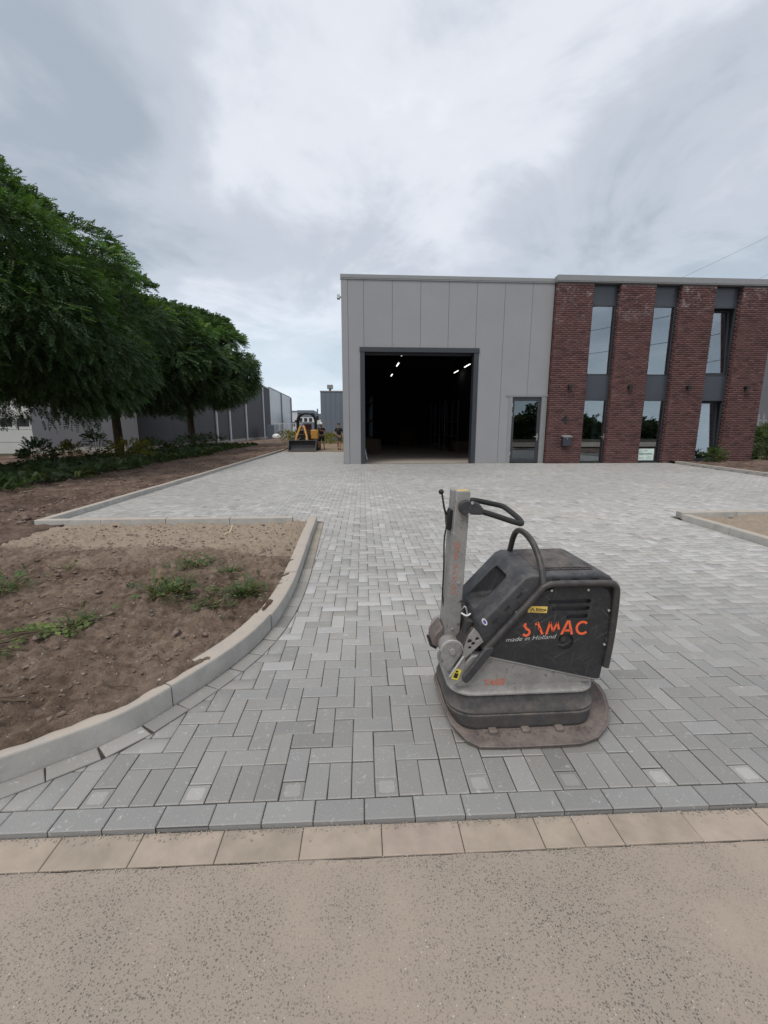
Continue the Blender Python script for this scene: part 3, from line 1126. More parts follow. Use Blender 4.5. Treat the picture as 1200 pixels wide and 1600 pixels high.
def kerb_run(line, side, h, pieces, w=0.13, gap=0.004, z0=-0.12, start=0.0, end=None):
    P, D = arc_pts(line)
    end = D[-1] if end is None else end
    cuts = [start]
    while cuts[-1] < end - 0.3:
        cuts.append(min(end, cuts[-1] + pieces * (1 + 0.0 * rnd.random())))
    for a_, b_ in zip(cuts[:-1], cuts[1:]):
        ss = np.linspace(a_ + gap, b_ - gap, max(2, int((b_ - a_) / 0.12) + 1))
        rings = []
        jit = nr.normal(0, 0.002)
        for s1 in ss:
            p = at_s(P, D, s1)
            t = at_s(P, D, min(s1 + 0.03, D[-1])) - at_s(P, D, max(s1 - 0.03, 0))
            t /= np.linalg.norm(t)
            nn = np.array([-t[1], t[0]]) * side
            prof = [(0, z0), (0.002, h - 0.012), (0.005, h - 0.004), (0.012, h), (w - 0.012, h), (w - 0.003, h - 0.006), (w, h - 0.018), (w, z0)]
            rings.append([(p[0] + nn[0] * (u_ + jit), p[1] + nn[1] * (u_ + jit), z_ + jit) for u_, z_ in prof])
        m = MB().loft(rings)
        if side < 0:
            m.f = [f[::-1] for f in m.f]
        m.build('kerb_stone', 'kerb_concrete', kerbs, smooth=True)


kerb_run(LEFT_C, 1, 0.12, 1.0, start=0.25)
kerb_run(RIGHT_C[::-1], -1, 0.105, 1.0)
kerb_run([(-5.05, 7.125), (-0.77, 7.125)], -1, 0.095, 1.0)
kerb_run([(5.55, 7.125), (13.0, 7.125)], -1, 0.095, 1.0)
kerb_run([(-4.93, 7.13)] + FAR_FOOT[1:], 1, 0.095, 1.0)
kerb_run(FARR_C[::-1], -1, 0.12, 1.0)

# ---- soil ----------------------------------------------------------------------------------
LEFT_EDGE = offset_line(LEFT_C, -0.03)
BED_POLY = LEFT_EDGE + [(-0.77, 7.0), (-9.0, 7.0), (-9.0, 0.0), (-2.9, 0.9)]


def blob(X, Y, x, y, rx, ry, h):
    return h * np.exp(-(((X - x) / rx) ** 2 + ((Y - y) / ry) ** 2))


def bed_h(X, Y):
    d = dist_poly(X, Y, LEFT_C)
    near_ = 1 / (1 + np.exp((Y - 4.75 - 0.5 * vn(X * 1.1, Y * 1.1, 4)) * 3.2))
    z = 0.01 + 0.075 * near_
    z = z + 0.050 * fbm(X * 1.3, Y * 1.3, 4, 1) + 0.042 * fbm(X * 7, Y * 7, 4, 2, 0.6) + 0.036 * fbm(X * 24, Y * 24, 2, 12, 0.6) * (0.4 + 1.6 * np.clip(vn(X * 1.7, Y * 1.7, 15) + 0.5, 0, 1))
    z = z + blob(X, Y, -0.98, 4.45, 0.30, 0.28, 0.09) + blob(X, Y, -1.6, 4.75, 0.5, 0.22, 0.06) + blob(X, Y, -1.62, 3.62, 0.22, 0.2, 0.06)
    z = z + blob(X, Y, -2.7, 5.2, 0.8, 0.22, 0.05) + blob(X, Y, -1.45, 2.05, 0.25, 0.12, 0.03)
    # tyre track with lugs sweeping across
    rr = np.hypot(X + 3.6, Y - 2.4) - 2.35
    an = np.arctan2(Y - 2.4, X + 3.6)
    trk = np.exp(-(rr / 0.17) ** 4) * (an > 0.25) * (an < 2.6)
    z = z - trk * (0.042 + 0.014 * np.sign(np.sin(an * 46 + np.sign(rr) * 1.2)) * np.clip(1.2 - np.abs(rr) / 0.17, 0, 1))
    z = z + 0.02 * np.exp(-((np.abs(rr) - 0.21) / 0.05) ** 2) * (an > 0.25) * (an < 2.6)
    # soil thrown up against, and in places over, the kerb
    low_ = 1 / (1 + np.exp((Y - 2.35 - 0.5 * vn(X * 2.1, Y * 2.1, 21)) * 6))
    lap = 0.106 + 0.050 * low_ + 0.040 * vn(X * 6, Y * 6, 8) + 0.040 * vn(X * 19, Y * 19, 9) + 0.02 * vn(X * 47, Y * 47, 10)
    lap = lap - 0.16 * np.clip((0.062 + 0.05 * vn(X * 9, Y * 9, 22) - d) / 0.045, 0, 1)
    k = np.clip(1 - (d - 0.07) / 0.20, 0, 1) * near_
    z = z * (1 - k) + lap * k
    return z


def bed_keep(x, y):
    return inside(x, y, BED_POLY)


tag(grid_mesh('soil_bed', -4.6, -0.5, 0.9, 7.02, 0.015, bed_h, bed_keep, 'soil_bed'), kind='structure')


def strip_h(X, Y):
    d = np.clip((-5.2 - X) / 1.2, 0, 1)
    z = ground_z(X) + 0.09 + 0.03 * (1 - d) + 0.05 * fbm(X * 0.8, Y * 0.8, 4, 3) + 0.10 * fbm(X * 3, Y * 3, 4, 6, 0.6)
    z = z + 0.10 * np.exp(-((X + 7.2 - 0.06 * (Y - 10)) / 0.8) ** 2) * np.clip((Y - 9) / 3, 0, 1)
    return z


def strip_keep(x, y):
    return (((y > 6.95) & (x < -5.11 - 0.006 * (y - 7))) | ((y <= 6.95) & (x < -4.55))) & ((x > -13) | (y > 6))


tag(grid_mesh('soil_verge', -26.0, -4.5, 0.9, 46.0, 0.10, lambda X, Y: np.where(Y < 7.3, bed_h(X, Y) * 1.0, strip_h(X, Y)) if False else
              strip_h(X, Y) * np.clip((Y - 6.0) / 1.5, 0, 1) + (bed_h(X, Y) - 0.004) * (1 - np.clip((Y - 6.0) / 1.5, 0, 1)), strip_keep, 'soil_strip'), kind='structure')
tag(grid_mesh('soil_verge_far', -24.0, -5.16, 46.0, 100.0, 0.5, strip_h, None, 'soil_strip'), kind='structure')
tag(grid_mesh('sand_yard', -5.15, 3.0, 29.3, 60.0, 0.15, lambda X, Y: 0.012 - 0.04 * np.clip((30.4 - Y - fbm(X * .7, Y * .7, 3, 2)), 0, 1) + 0.02 * fbm(X * 2, Y * 2, 4, 5),
              lambda x, y: (x < -0.62) | (y > 47), 'sand'), kind='structure')
RB = [(x + 0.03, y) for x, y in RIGHT_C] + [(14, 1.35), (14, 7.0), (5.6, 7.0)]
tag(grid_mesh('soil_bed', 5.2, 12.4, 1.4, 7.02, 0.04, lambda X, Y: 0.025 + 0.03 * fbm(X * 2, Y * 2, 4, 7) + 0.05 * fbm(X * 7, Y * 7, 4, 8, .6),
              lambda x, y: inside(x, y, RB), 'soil_bed'), kind='structure')
RF = [(x + 0.03, y) for x, y in FARR_C] + [(12.7, 7.2), (40, 7.2), (40, 30), (18.1, 30), (18.1, 18.85), (14.1, 18.85)]
tag(grid_mesh('soil_bed', 12.4, 34, 7.0, 30, 0.12, lambda X, Y: 0.06 + 0.04 * fbm(X, Y, 4, 7) + 0.08 * fbm(X * 4, Y * 4, 4, 8, .6),
              lambda x, y: inside(x, y, RF), 'soil_strip'), kind='structure')

# clods
pts = []
for k in range(9500):
    x, y = nr.uniform(-4.4, -0.7), nr.uniform(1.3, 6.9)
    if not inside(np.array([x]), np.array([y]), BED_POLY)[0]:
        continue
    r = 0.003 + 0.014 * nr.rand() ** 3 + (0.016 * nr.rand() if nr.rand() < 0.05 else 0)
    z = float(bed_h(np.array([x]), np.array([y]))[0])
    pts.append((x, y, z + r * 0.2, r))
tag(pebbles('clods', pts[:7600], 'clod'), 'crumbled clods of dark soil strewn over the near bed', 'soil clods')
tag(pebbles('pebbles', [(a_, b_, c_, min(d_ * 0.8, 0.009)) for a_, b_, c_, d_ in pts[7600:7760]], 'pebble'), 'small pale pebbles scattered in the near soil bed', 'pebbles')
pts = []
for k in range(1800):
    x, y = -5.2 - 4.5 * nr.rand() ** 1.3, 7 + 17 * nr.rand() ** 1.4
    r = 0.012 + 0.05 * nr.rand() ** 3
    pts.append((x, y, float(strip_h(np.array([x]), np.array([y]))[0]), r))
tag(pebbles('clods', pts, 'clod'), 'rough clods of soil along the verge by the long kerb', 'soil clods')

# ================================================================== the warehouse
FY = 19.10
bld = thing('warehouse', (3.9, FY, 0), 'light grey metal clad warehouse with open roller door and red brick office front', 'building')
PW = 1.177
J = [6.25 - PW * k for k in range(5, -2, -1)]      # joints between panels
J = [-0.28] + J + [8.345]
for a_, b_ in zip(J[:-1], J[1:]):
    m = MB()
    a1, b1 = a_ + 0.006, b_ - 0.006
    T, y0, y1 = 7.52, FY, FY + 0.12
    cl_, cr_, ct_ = 0.215, 5.215, 4.83             # gate opening
    dl_, dr_, dt_ = 6.72, 8.20, 2.86               # door opening

    def cutbox(xl, xr):
        if xr - xl < 0.01:
            return
        zb = 0.0
        if xl >= cl_ - 1e-6 and xr <= cr_ + 1e-6:
            zb = ct_
        if xl >= dl_ - 1e-6 and xr <= dr_ + 1e-6:
            zb = dt_
        m.box(xl, xr, y0, y1, zb, T)
    xs_ = sorted([a1] + [c for c in (cl_, cr_, dl_, dr_) if a1 < c < b1] + [b1])
    for xl, xr in zip(xs_[:-1], xs_[1:]):
        cutbox(xl, xr)
    m.build('panel', 'cladding', bld)
MB().box(-0.30, 8.36, FY + 0.03, FY + 0.10, 4.84, 7.5).box(-0.30, 0.2, FY + 0.03, FY + 0.10, 0, 4.83).box(5.22, 6.71, FY + 0.03, FY + 0.10, 0, 4.83).box(6.71, 8.36, FY + 0.03, FY + 0.10, 2.87, 4.83).box(8.21, 8.36, FY + 0.03, FY + 0.10, 0, 2.86).build('backing', 'anthracite', bld)
MB().box(-0.55, -0.285, FY - 0.012, FY + 0.25, 0.0, 7.52).build('corner_trim', 'cladding', bld, bevel=0.01)
MB().box(-0.57, 8.33, FY - 0.05, FY + 0.2, 7.50, 7.63).box(-0.57, 8.33, FY - 0.038, FY + 0.1, 7.45, 7.50).build('roof_trim', 'trim_grey', bld)
MB().box(-0.54, -0.40, FY + 0.25, 46, 0, 7.5).box(17.8, 17.97, 19.3, 46, 0, 7.5).box(-0.54, 17.97, 46, 46.2, 0, 7.5).build('side_wall', 'cladding', bld)
MB().box(-0.5, 17.9, 19.35, 46, 7.3, 7.42).build('roof', 'trim_grey', bld)
# gate frame and the dark hall behind it
MB().box(0.20, 0.39, FY - 0.03, FY + 0.35, 0, 4.66).box(5.03, 5.23, FY - 0.03, FY + 0.35, 0, 4.66).box(0.185, 5.245, FY - 0.06, FY + 0.35, 4.66, 4.85).build('gate_frame', 'anthracite', bld, bevel=0.006)
MB().box(0.40, 5.02, FY + 0.36, FY + 0.50, 4.60, 4.80).build('gate_curtain', 'anthracite', bld)
MB().box(-0.39, 8.3, FY + 0.5, 45.9, -0.06, 0.0).build('hall_floor', 'slab_floor', bld)
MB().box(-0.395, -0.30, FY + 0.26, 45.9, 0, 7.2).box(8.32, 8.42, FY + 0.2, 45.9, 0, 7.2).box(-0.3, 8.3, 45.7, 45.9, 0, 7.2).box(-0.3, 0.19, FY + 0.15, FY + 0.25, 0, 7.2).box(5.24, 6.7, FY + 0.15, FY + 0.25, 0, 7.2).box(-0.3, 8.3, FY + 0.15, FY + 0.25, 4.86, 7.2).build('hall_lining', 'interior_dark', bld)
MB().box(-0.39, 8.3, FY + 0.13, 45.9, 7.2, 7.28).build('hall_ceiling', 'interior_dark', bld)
for k, y in enumerate((25, 31, 37, 43)):
    MB().box(-0.3, 8.3, y, y + 0.25, 6.4, 7.15).build('roof_beam', 'interior_dark', bld)
MB().box(6.71, 6.75, FY + 0.3, FY + 3.5, 0, 3.0).box(8.25, 8.30, FY + 0.3, FY + 3.5, 0, 3.0).box(6.7, 8.3, FY + 3.5, FY + 3.55, 0, 3.0).build('lobby_wall', 'interior_dark', bld)
# personnel door
MB().box(6.63, 6.80, FY - 0.015, FY + 0.13, 0, 2.88).box(8.10, 8.30, FY - 0.015, FY + 0.13, 0, 2.88).box(6.52, 8.36, FY - 0.03, FY + 0.13, 2.88, 2.96).build('door_surround', 'trim_grey', bld)
dr = MB().box(6.81, 6.92, FY + 0.04, FY + 0.10, 0.03, 2.85).box(7.96, 8.09, FY + 0.04, FY + 0.10, 0.03, 2.85).box(6.92, 7.96, FY + 0.04, FY + 0.10, 2.70, 2.85).box(6.92, 7.96, FY + 0.04, FY + 0.10, 0.03, 0.20).build('door', 'anthracite', bld, bevel=0.006)
MB().box(6.92, 7.96, FY + 0.065, FY + 0.075, 0.20, 2.70).build('pane', 'door_glass', dr)
MB().box(7.99, 8.02, FY + 0.025, FY + 0.04, 1.00, 1.30).cyl((8.005, FY - 0.03, 1.16), (8.005, FY + 0.04, 1.16), 0.012, n=8).cyl((7.86, FY - 0.03, 1.16), (8.01, FY - 0.03, 1.16), 0.014, n=8).build('handle', 'bright_metal', dr)
for z in (2.05, 2.45, 0.35):
    MB().cyl((6.815, FY + 0.02, z), (6.815, FY + 0.02, z + 0.16), 0.018, n=8).build('hinge', 'bright_metal', dr)
MB().box(7.02, 7.22, FY + 0.10, FY + 0.11, 2.0, 2.28).build('notice', 'seat_red', dr)

# brick office front
BY = 18.88
PIERS = [(8.375, 9.93), (11.10, 12.61), (13.765, 15.27), (16.49, 17.98)]
WINS = [(9.93, 11.10), (12.61, 13.765), (15.27, 16.49)]
CO, BL = 0.0829, 0.268


def brick_tone(n_):
    b = nr.rand(n_)
    r = 0.105 + 0.034 * nr.rand(n_)
    t = np.stack([r * 1.10, r * 0.53, r * 0.50], 1)
    t[b < 0.18] *= 0.68
    t[b > 0.88] *= np.array([1.25, 1.25, 1.2])
    return t


def bricks(pier, x0, x1, yf, axis, mirror=1):
    """running bond; axis 0: face towards -Y between x0,x1; axis 1: face towards -X at x=x0, y from yf to x1"""
    A, B = (x0, x1) if axis == 0 else (yf, x1)
    rows = int(7.46 / CO)
    out = []
    for r_ in range(rows):
        z0 = r_ * CO + 0.005
        z1 = z0 + CO - 0.015
        c = A - (BL / 2 if r_ % 2 else 0)
        while c < B - 0.01:
            a_, b_ = max(A, c) + (0.0 if c <= A else 0.004), min(B, c + BL) - (0.0 if c + BL >= B else 0.004)
            if b_ - a_ > 0.03:
                out.append((a_, b_, z0, z1))
            c += BL
    o_ = np.array(out)
    m = len(o_)
    pr = nr.uniform(0.0, 0.005 if axis == 0 else 0.001, m)
    if axis == 0:
        F = [(o_[:, 0], yf - pr), (o_[:, 1], yf - pr), (o_[:, 1], np.full(m, yf + 0.02)), (o_[:, 0], np.full(m, yf + 0.02))]
    else:
        F = [(np.full(m, x0 + 0.02), o_[:, 0]), (np.full(m, x0 + 0.02), o_[:, 1]), (x0 - pr, o_[:, 1]), (x0 - pr, o_[:, 0])]
        F = [(x0 - pr, o_[:, 1]), (x0 - pr, o_[:, 0]), (np.full(m, x0 + 0.02), o_[:, 0]), (np.full(m, x0 + 0.02), o_[:, 1])]
    lo = [np.stack([x, y, o_[:, 2]], 1) for x, y in F]
    hi = [np.stack([x, y, o_[:, 3]], 1) for x, y in F]
    co = np.stack(lo + hi, 1).reshape(-1, 3)
    fc = np.array([(0, 1, 5, 4), (1, 2, 6, 5), (3, 0, 4, 7), (4, 5, 6, 7), (0, 3, 2, 1)])
    lp = (fc[None] + (np.arange(m) * 8)[:, None, None]).reshape(-1)
    o = raw('brick', co, lp, np.full(m * 5, 4), 'brick', pier, tone=np.repeat(brick_tone(m), 5, 0))
    tag(o, kind='stuff')


for a_, b_ in PIERS:
    pier = MB().box(a_ + 0.004, b_ - 0.004, BY + 0.006, BY + 0.38, 0, 7.5).build('brick_pier', 'mortar', bld)
    bricks(pier, a_, b_, BY, 0)
    bricks(pier, a_, BY + 0.36, BY, 1)
MB().box(8.34, 18.02, BY - 0.06, BY + 0.3, 7.50, 7.71).box(8.34, 18.02, BY - 0.045, BY + 0.2, 7.455, 7.50).build('coping', 'trim_grey', bld)
WY = BY + 0.24
for k, (a_, b_) in enumerate(WINS):
    a1, b1 = a_ + 0.02, b_ - 0.02
    MB().box(a1 + 0.0, b1, WY + 0.01, WY + 0.10, 6.66, 7.46).build('spandrel_panel', 'spandrel', bld)
    MB().box(a1 + 0.0, b1, WY + 0.01, WY + 0.10, 2.78, 3.80).build('spandrel_panel', 'spandrel', bld)
    MB().box(a_ - 0.01, b_ + 0.01, BY + 0.02, WY + 0.3, 7.46, 7.499).build('soffit', 'anthracite', bld)
    for (z0, z1, kind) in ((3.80, 6.66, 'u'), (0.03, 2.78, 'l')):
        fw = 0.055
        w = MB().box(a1, a1 + fw, WY, WY + 0.09, z0, z1).box(b1 - fw, b1, WY, WY + 0.09, z0, z1).box(a1 + fw, b1 - fw, WY, WY + 0.09, z1 - fw, z1).box(a1 + fw, b1 - fw, WY, WY + 0.09, z0, z0 + fw)
        tilt = (k == 2)
        nm = 'window' if not (k == 0 and kind == 'l') else 'glazed_door'
        wo = w.build(nm, 'anthracite', bld, bevel=0.005)
        if tilt:
            # sash hung at its foot and tilted into the room
            ang = R(4.6 if kind == 'u' else 4.2)
            xa, xb, h = a1 + fw + 0.01, b1 - fw - 0.01, z1 - z0 - 2 * fw - 0.03
            Mx = Matrix.Translation((0, WY + 0.05, z0 + fw + 0.02)) @ Matrix.Rotation(-ang, 4, 'X')
            sf = 0.07
            MB().box(xa, xa + sf, 0, 0.07, 0, h, Mx).box(xb - sf, xb, 0, 0.07, 0, h, Mx).box(xa + sf, xb - sf, 0, 0.07, h - sf, h, Mx).box(xa + sf, xb - sf, 0, 0.07, 0, sf, Mx).build('sash', 'anthracite', wo)
            MB().box(xa + sf, xb - sf, 0.03, 0.04, sf, h - sf, Mx).build('pane', 'glass', wo)
        else:
            MB().box(a1 + fw, b1 - fw, WY + 0.04, WY + 0.05, z0 + fw, z1 - fw).build('pane', 'glass', wo)
        if nm == 'glazed_door':
            MB().box(b1 - 0.04, b1 - 0.012, WY - 0.012, WY, 1.0, 1.28).cyl((b1 - 0.026, WY - 0.06, 1.15), (b1 - 0.026, WY, 1.15), 0.012, n=8).cyl((b1 - 0.18, WY - 0.06, 1.15), (b1 - 0.02, WY - 0.06, 1.15), 0.014, n=8).build('handle', 'bright_metal', wo)
    # a dim room on each floor behind the glass
    MB().box(a_ - 0.6, b_ + 0.6, WY + 3.2, WY + 3.25, 0, 7.4).box(a_ - 0.6, a_ - 0.55, WY + 0.15, WY + 3.2, 0, 7.4).box(b_ + 0.55, b_ + 0.6, WY + 0.15, WY + 3.2, 0, 7.4).box(a_ - 0.55, b_ + 0.55, WY + 0.15, WY + 3.2, 2.95, 3.35).box(a_ - 0.55, b_ + 0.55, WY + 0.15, WY + 3.2, -0.06, 0.0).box(a_ - 0.55, b_ + 0.55, WY + 0.15, WY + 3.2, 7.0, 7.1).build('room', 'room_wall', bld)
# pale curtain by the glazed door
MB().box(10.62, 10.84, WY + 0.25, WY + 0.29, 0.05, 2.7).build('curtain', 'trim_grey', bld)

for x, lab in ((9.17, 'small black wall lamp on the brick above the house number 4'), (11.85, 'small black wall lamp on brick pier right of the glazed door'),
               (14.50, 'small black wall lamp on brick pier between the sign window and the tilted window'), (17.18, 'small black wall lamp on the last brick pier at right')):
    l = thing('wall_lamp', (x, BY, 3.2), lab, 'wall lamp', 'wall lamps on the brick piers')
    MB().box(x - 0.05, x + 0.05, BY - 0.03, BY - 0.004, 3.20, 3.36).build('mount', 'black_metal', l)
    MB().box(x - 0.075, x + 0.075, BY - 0.17, BY - 0.03, 3.20, 3.36).build('housing', 'black_metal', l, bevel=0.008)
    MB().cyl((x, BY - 0.10, 3.194), (x, BY - 0.10, 3.2), 0.045, n=12).build('lens', 'bright_metal', l)
mbx = thing('mailbox', (9.2, BY, 0.76), 'dark grey mailbox on brick wall below the house number', 'mailbox')
MB().box(9.0, 9.38, BY - 0.19, BY - 0.004, 0.78, 1.15).build('body', 'anthracite', mbx, bevel=0.008)
MB().add([(8.985, BY - 0.215, 1.15), (9.395, BY - 0.215, 1.15), (9.395, BY - 0.215, 1.17), (8.985, BY - 0.215, 1.17), (8.985, BY - 0.004, 1.17), (9.395, BY - 0.004, 1.17), (9.395, BY - 0.004, 1.24), (8.985, BY - 0.004, 1.24)],
         [(0, 1, 2, 3), (3, 2, 6, 7), (0, 4, 5, 1), (0, 3, 7, 4), (1, 5, 6, 2), (4, 7, 6, 5)]).build('lid', 'bright_metal', mbx)
MB().cyl((9.19, BY - 0.2, 1.08), (9.19, BY - 0.19, 1.08), 0.02, n=10).build('lock', 'bright_metal', mbx)
o = text('4', 0.52, 'black_metal', 'house_number', None, at(8.95, BY - 0.006, 1.735), extrude=0.012, offset=0.014)
tag(o, 'black house number 4 fixed to the brick', 'house number')
sg = thing('window_sign', (13.1, WY + 0.02, 0.05), 'pale green printed sign standing inside the second brick office window', 'sign')
MB().box(12.72, 13.50, WY + 0.012, WY + 0.03, 0.10, 0.62).build('board', 'sign_board', sg)
text('Eigenhuijsen', 0.125, 'ink_green', 'lettering', sg, at(13.11, WY + 0.011, 0.36), align='CENTER', offset=0.003)
MB().prism([(13.00, 0.50), (13.10, 0.575), (13.20, 0.50), (13.17, 0.50), (13.10, 0.55), (13.03, 0.50)], WY + 0.010, WY + 0.012).box(12.80, 13.02, WY + 0.010, WY + 0.012, 0.515, 0.522).build('emblem', 'ink_green', sg)
MB().box(12.80, 13.05, WY + 0.010, WY + 0.012, 0.20, 0.215).box(13.15, 13.40, WY + 0.010, WY + 0.012, 0.20, 0.215).box(13.22, 13.40, WY + 0.010, WY + 0.012, 0.27, 0.28).build('small_print', 'ink_green', sg)
fl = thing('floodlight', (-0.55, 19.3, 6.8), 'small dark floodlight on the left edge of the grey warehouse', 'floodlight')
MB().box(-0.72, -0.60, 19.20, 19.36, 6.74, 6.90).build('housing', 'anthracite', fl, bevel=0.01)
MB().box(-0.60, -0.552, 19.26, 19.30, 6.79, 6.84).build('bracket', 'anthracite', fl)
MB().box(-0.715, -0.605, 19.197, 19.20, 6.755, 6.885).build('lens', 'bright_metal', fl)
labs = ['glowing strip light nearest the gate in the left row of the hall', 'glowing strip light in the middle of the left row in the hall', 'glowing strip light at the far end of the left row in the hall',
        'glowing strip light nearer the gate in the right row', 'glowing strip light farther back in the right row']
for (x, y, z), lab in zip(((2.55, 23.6, 5.45), (2.72, 28.4, 5.55), (3.02, 37.0, 5.9), (7.3, 28.6, 5.55), (7.9, 34.5, 5.9)), labs):
    l = thing('strip_light', (x, y, z), lab, 'strip light', 'strip lights in the dark hall')
    MB().box(x - 0.07, x + 0.07, y, y + 1.5, z + 0.03, z + 0.10).build('housing', 'trim_grey', l)
    MB().box(x - 0.03, x + 0.03, y + 0.03, y + 1.47, z, z + 0.03).build('tube', 'lamp_glow', l)
    MB().cyl((x, y + 0.3, z + 0.1), (x, y + 0.3, 7.2), 0.008, n=5).build('hanger', 'black_metal', l)
    MB().cyl((x, y + 1.2, z + 0.1), (x, y + 1.2, 7.2), 0.008, n=5).build('hanger', 'black_metal', l)
for x0, y0, n_, lab in ((0.0, 29.0, 3, 'storage rack standing along the left wall inside the dark hall'), (6.6, 33.0, 2, 'storage rack standing along the right wall inside the dark hall')):
    rk = thing('storage_rack', (x0 + 0.5, y0, 0), lab, 'storage rack')
    for px in (x0, x0 + 1.0):
        for py_ in np.linspace(y0, y0 + 6, 4):
            MB().box(px, px + 0.08, py_, py_ + 0.08, 0, 3.6).build('post', 'bluegrey', rk)
    for k in range(n_):
        MB().box(x0, x0 + 1.08, y0, y0 + 6.1, 0.9 + 1.1 * k, 1.0 + 1.1 * k).build('shelf', 'bark', rk)
for x0, y0, w_, h_, lab in ((0.5, 27.0, 1.0, 0.9, 'wooden crate on the hall floor left of the gate centre'), (6.3, 28.5, 1.2, 0.7, 'low wooden crate near the right side of the hall'), (3.9, 40.0, 1.6, 1.4, 'large wooden crate deep inside the hall')):
    cr_ = thing('crate', (x0 + w_ / 2, y0, 0), lab, 'crate')
    MB().box(x0, x0 + w_, y0, y0 + w_, 0.12, h_).build('body', 'bark', cr_)
    MB().box(x0 - 0.03, x0 + w_ + 0.03, y0 - 0.03, y0 + w_ + 0.03, 0.02, 0.12).build('pallet', 'twig', cr_)
Mx = Matrix.Translation((0.50, 21.5, 0.0)) @ Matrix.Rotation(R(-11), 4, 'Y')
o = MB().box(0, 0.05, 0, 0.35, 0, 1.45, Mx).build('board', 'white_paint', bevel=0.004)
o.name = 'plank_board'
tag(o, 'white board leaning just inside the left side of the gate', 'board')

# ================================================================== things beyond
HX, HY = -19.3, 40.6
hall = thing('dark_hall', (HX, HY, -0.6), 'long dark grey metal hall with white downpipes behind the trees', 'building')
HZ = 10.2
for k in range(8):
    y0 = HY + k * 7.7
    MB().box(HX - 0.25, HX, y0 + 0.02, y0 + 7.68, -0.1, HZ).build('wall_panel', 'hall_dark', hall)
MB().box(HX - 0.20, HX + 0.03, HY, 102.2, -0.9, -0.1).build('plinth', 'plinth', hall)
MB().box(-28.3, HX - 0.02, HY, HY + 0.25, -0.1, HZ).build('front_wall', 'hall_front', hall)
MB().box(-28.3, HX - 0.02, HY - 0.03, HY + 0.2, -0.95, -0.1).build('front_plinth', 'plinth', hall)
MB().box(-40, HX - 0.02, HY + 0.02, HY + 0.3, 4.6, HZ).box(-40, -34.2, HY, HY + 0.25, -0.9, 4.6).build('front_wall', 'hall_front', hall)
gd = MB().box(-34.2, -28.32, HY + 0.05, HY + 0.15, -0.7, 4.6).build('garage_door', 'garage_door', hall)
for z in (0.35, 1.45, 2.55, 3.6):
    MB().box(-34.2, -28.32, HY + 0.035, HY + 0.05, z, z + 0.035).build('door_joint', 'trim_grey', gd)
for x in (-33.4, -31.9, -30.4, -29.0):
    MB().box(x - 0.5, x + 0.5, HY + 0.02, HY + 0.05, 1.72, 2.42).build('pane', 'black_metal', gd, bevel=0.12, seg=3)
MB().box(HX - 0.3, HX + 0.06, HY - 0.05, 102.2, HZ, HZ + 0.22).box(-40, HX - 0.3, HY - 0.05, HY + 0.3, HZ, HZ + 0.22).build('roof_trim', 'trim_grey', hall)
for y in (52.5, 62.5, 69.0, 79.2, 94.0):
    MB().cyl((HX + 0.16, y, -0.55), (HX + 0.16, y, HZ), 0.16, n=8).build('downpipe', 'hall_white', hall)
wh = thing('white_hall', (HX, 102, -0.6), 'white metal hall adjoining the far end of the dark hall', 'building')
MB().box(HX - 0.2, HX + 0.02, 102.3, 117, -0.9, 10.5).build('wall_panel', 'hall_white', wh)
MB().box(HX - 0.2, HX + 0.02, 117.15, 134, -0.9, 10.3).build('wall_panel', 'hall_white', wh)
MB().box(HX - 0.3, HX + 0.08, 102.25, 134.2, 10.5, 10.75).build('roof_trim', 'trim_grey', wh)
MB().cyl((HX + 0.16, 117, -0.6), (HX + 0.16, 117, 10.5), 0.2, n=8).build('downpipe', 'trim_grey', wh)
MB().cyl((HX + 0.16, 133.8, -0.6), (HX + 0.16, 133.8, 10.5), 0.25, n=8).build('downpipe', 'trim_grey', wh)
ws = thing('white_shed', (-21, 150, -0.6), 'small pale shed beyond the white hall', 'building')
MB().box(-28, -17.5, 150, 165, -0.9, 7.2).build('wall', 'hall_white', ws)
MB().box(-28.2, -17.3, 149.8, 165.2, 7.2, 7.5).build('roof', 'trim_grey', ws)
MB().box(-21.4, -20.3, 149.9, 150, 2.4, 3.8).build('window', 'anthracite', ws)
fo = thing('far_office', (-12, 110, 0), 'far dark topped office with white window bands beyond the digger', 'building')
MB().box(-14.3, -10.3, 110, 122, -0.9, 6.0).build('wall', 'bluegrey', fo)
MB().box(-10.3, -4.0, 111, 140, -0.9, 5.2).build('wing', 'bluegrey', fo)
MB().box(-14.35, -10.25, 109.9, 110, 3.1, 4.3).build('band', 'white_paint', fo)
MB().box(-10.25, -4.0, 110.9, 111, 2.6, 3.7).box(-10.25, -4.0, 110.9, 111, 0.8, 1.6).build('band', 'white_paint', fo)
for x in (-13.5, -12.3, -11.1):
    MB().box(x - 0.38, x + 0.38, 109.85, 109.9, 3.25, 4.15).build('window', 'anthracite', fo)
for x, h in ((-9.6, 6.4), (-8.4, 6.0)):
    MB().box(x, x + .3, 110.8, 111.1, 5.2, h).build('roof_stack', 'bluegrey', fo)
gs = thing('grey_block', (-2.5, 54, 0), 'blue grey clad block with a roof vent behind the warehouse', 'building')
for k in range(10):
    MB().box(-4.22 + k * 0.6, -3.64 + k * 0.6, 54, 54.2, -0.2, 5.86).build('wall_panel', 'bluegrey', gs)
MB().box(-4.2, 1.8, 54.1, 60, -0.2, 5.8).build('core', 'bluegrey', gs)
MB().box(-4.26, 1.85, 53.95, 60, 5.86, 5.98).build('roof_trim', 'trim_grey', gs)
MB().box(-3.25, -2.95, 55, 55.3, 5.98, 6.3).box(-3.45, -2.75, 54.8, 55.5, 6.3, 6.75).build('vent', 'trim_grey', gs, bevel=0.02)
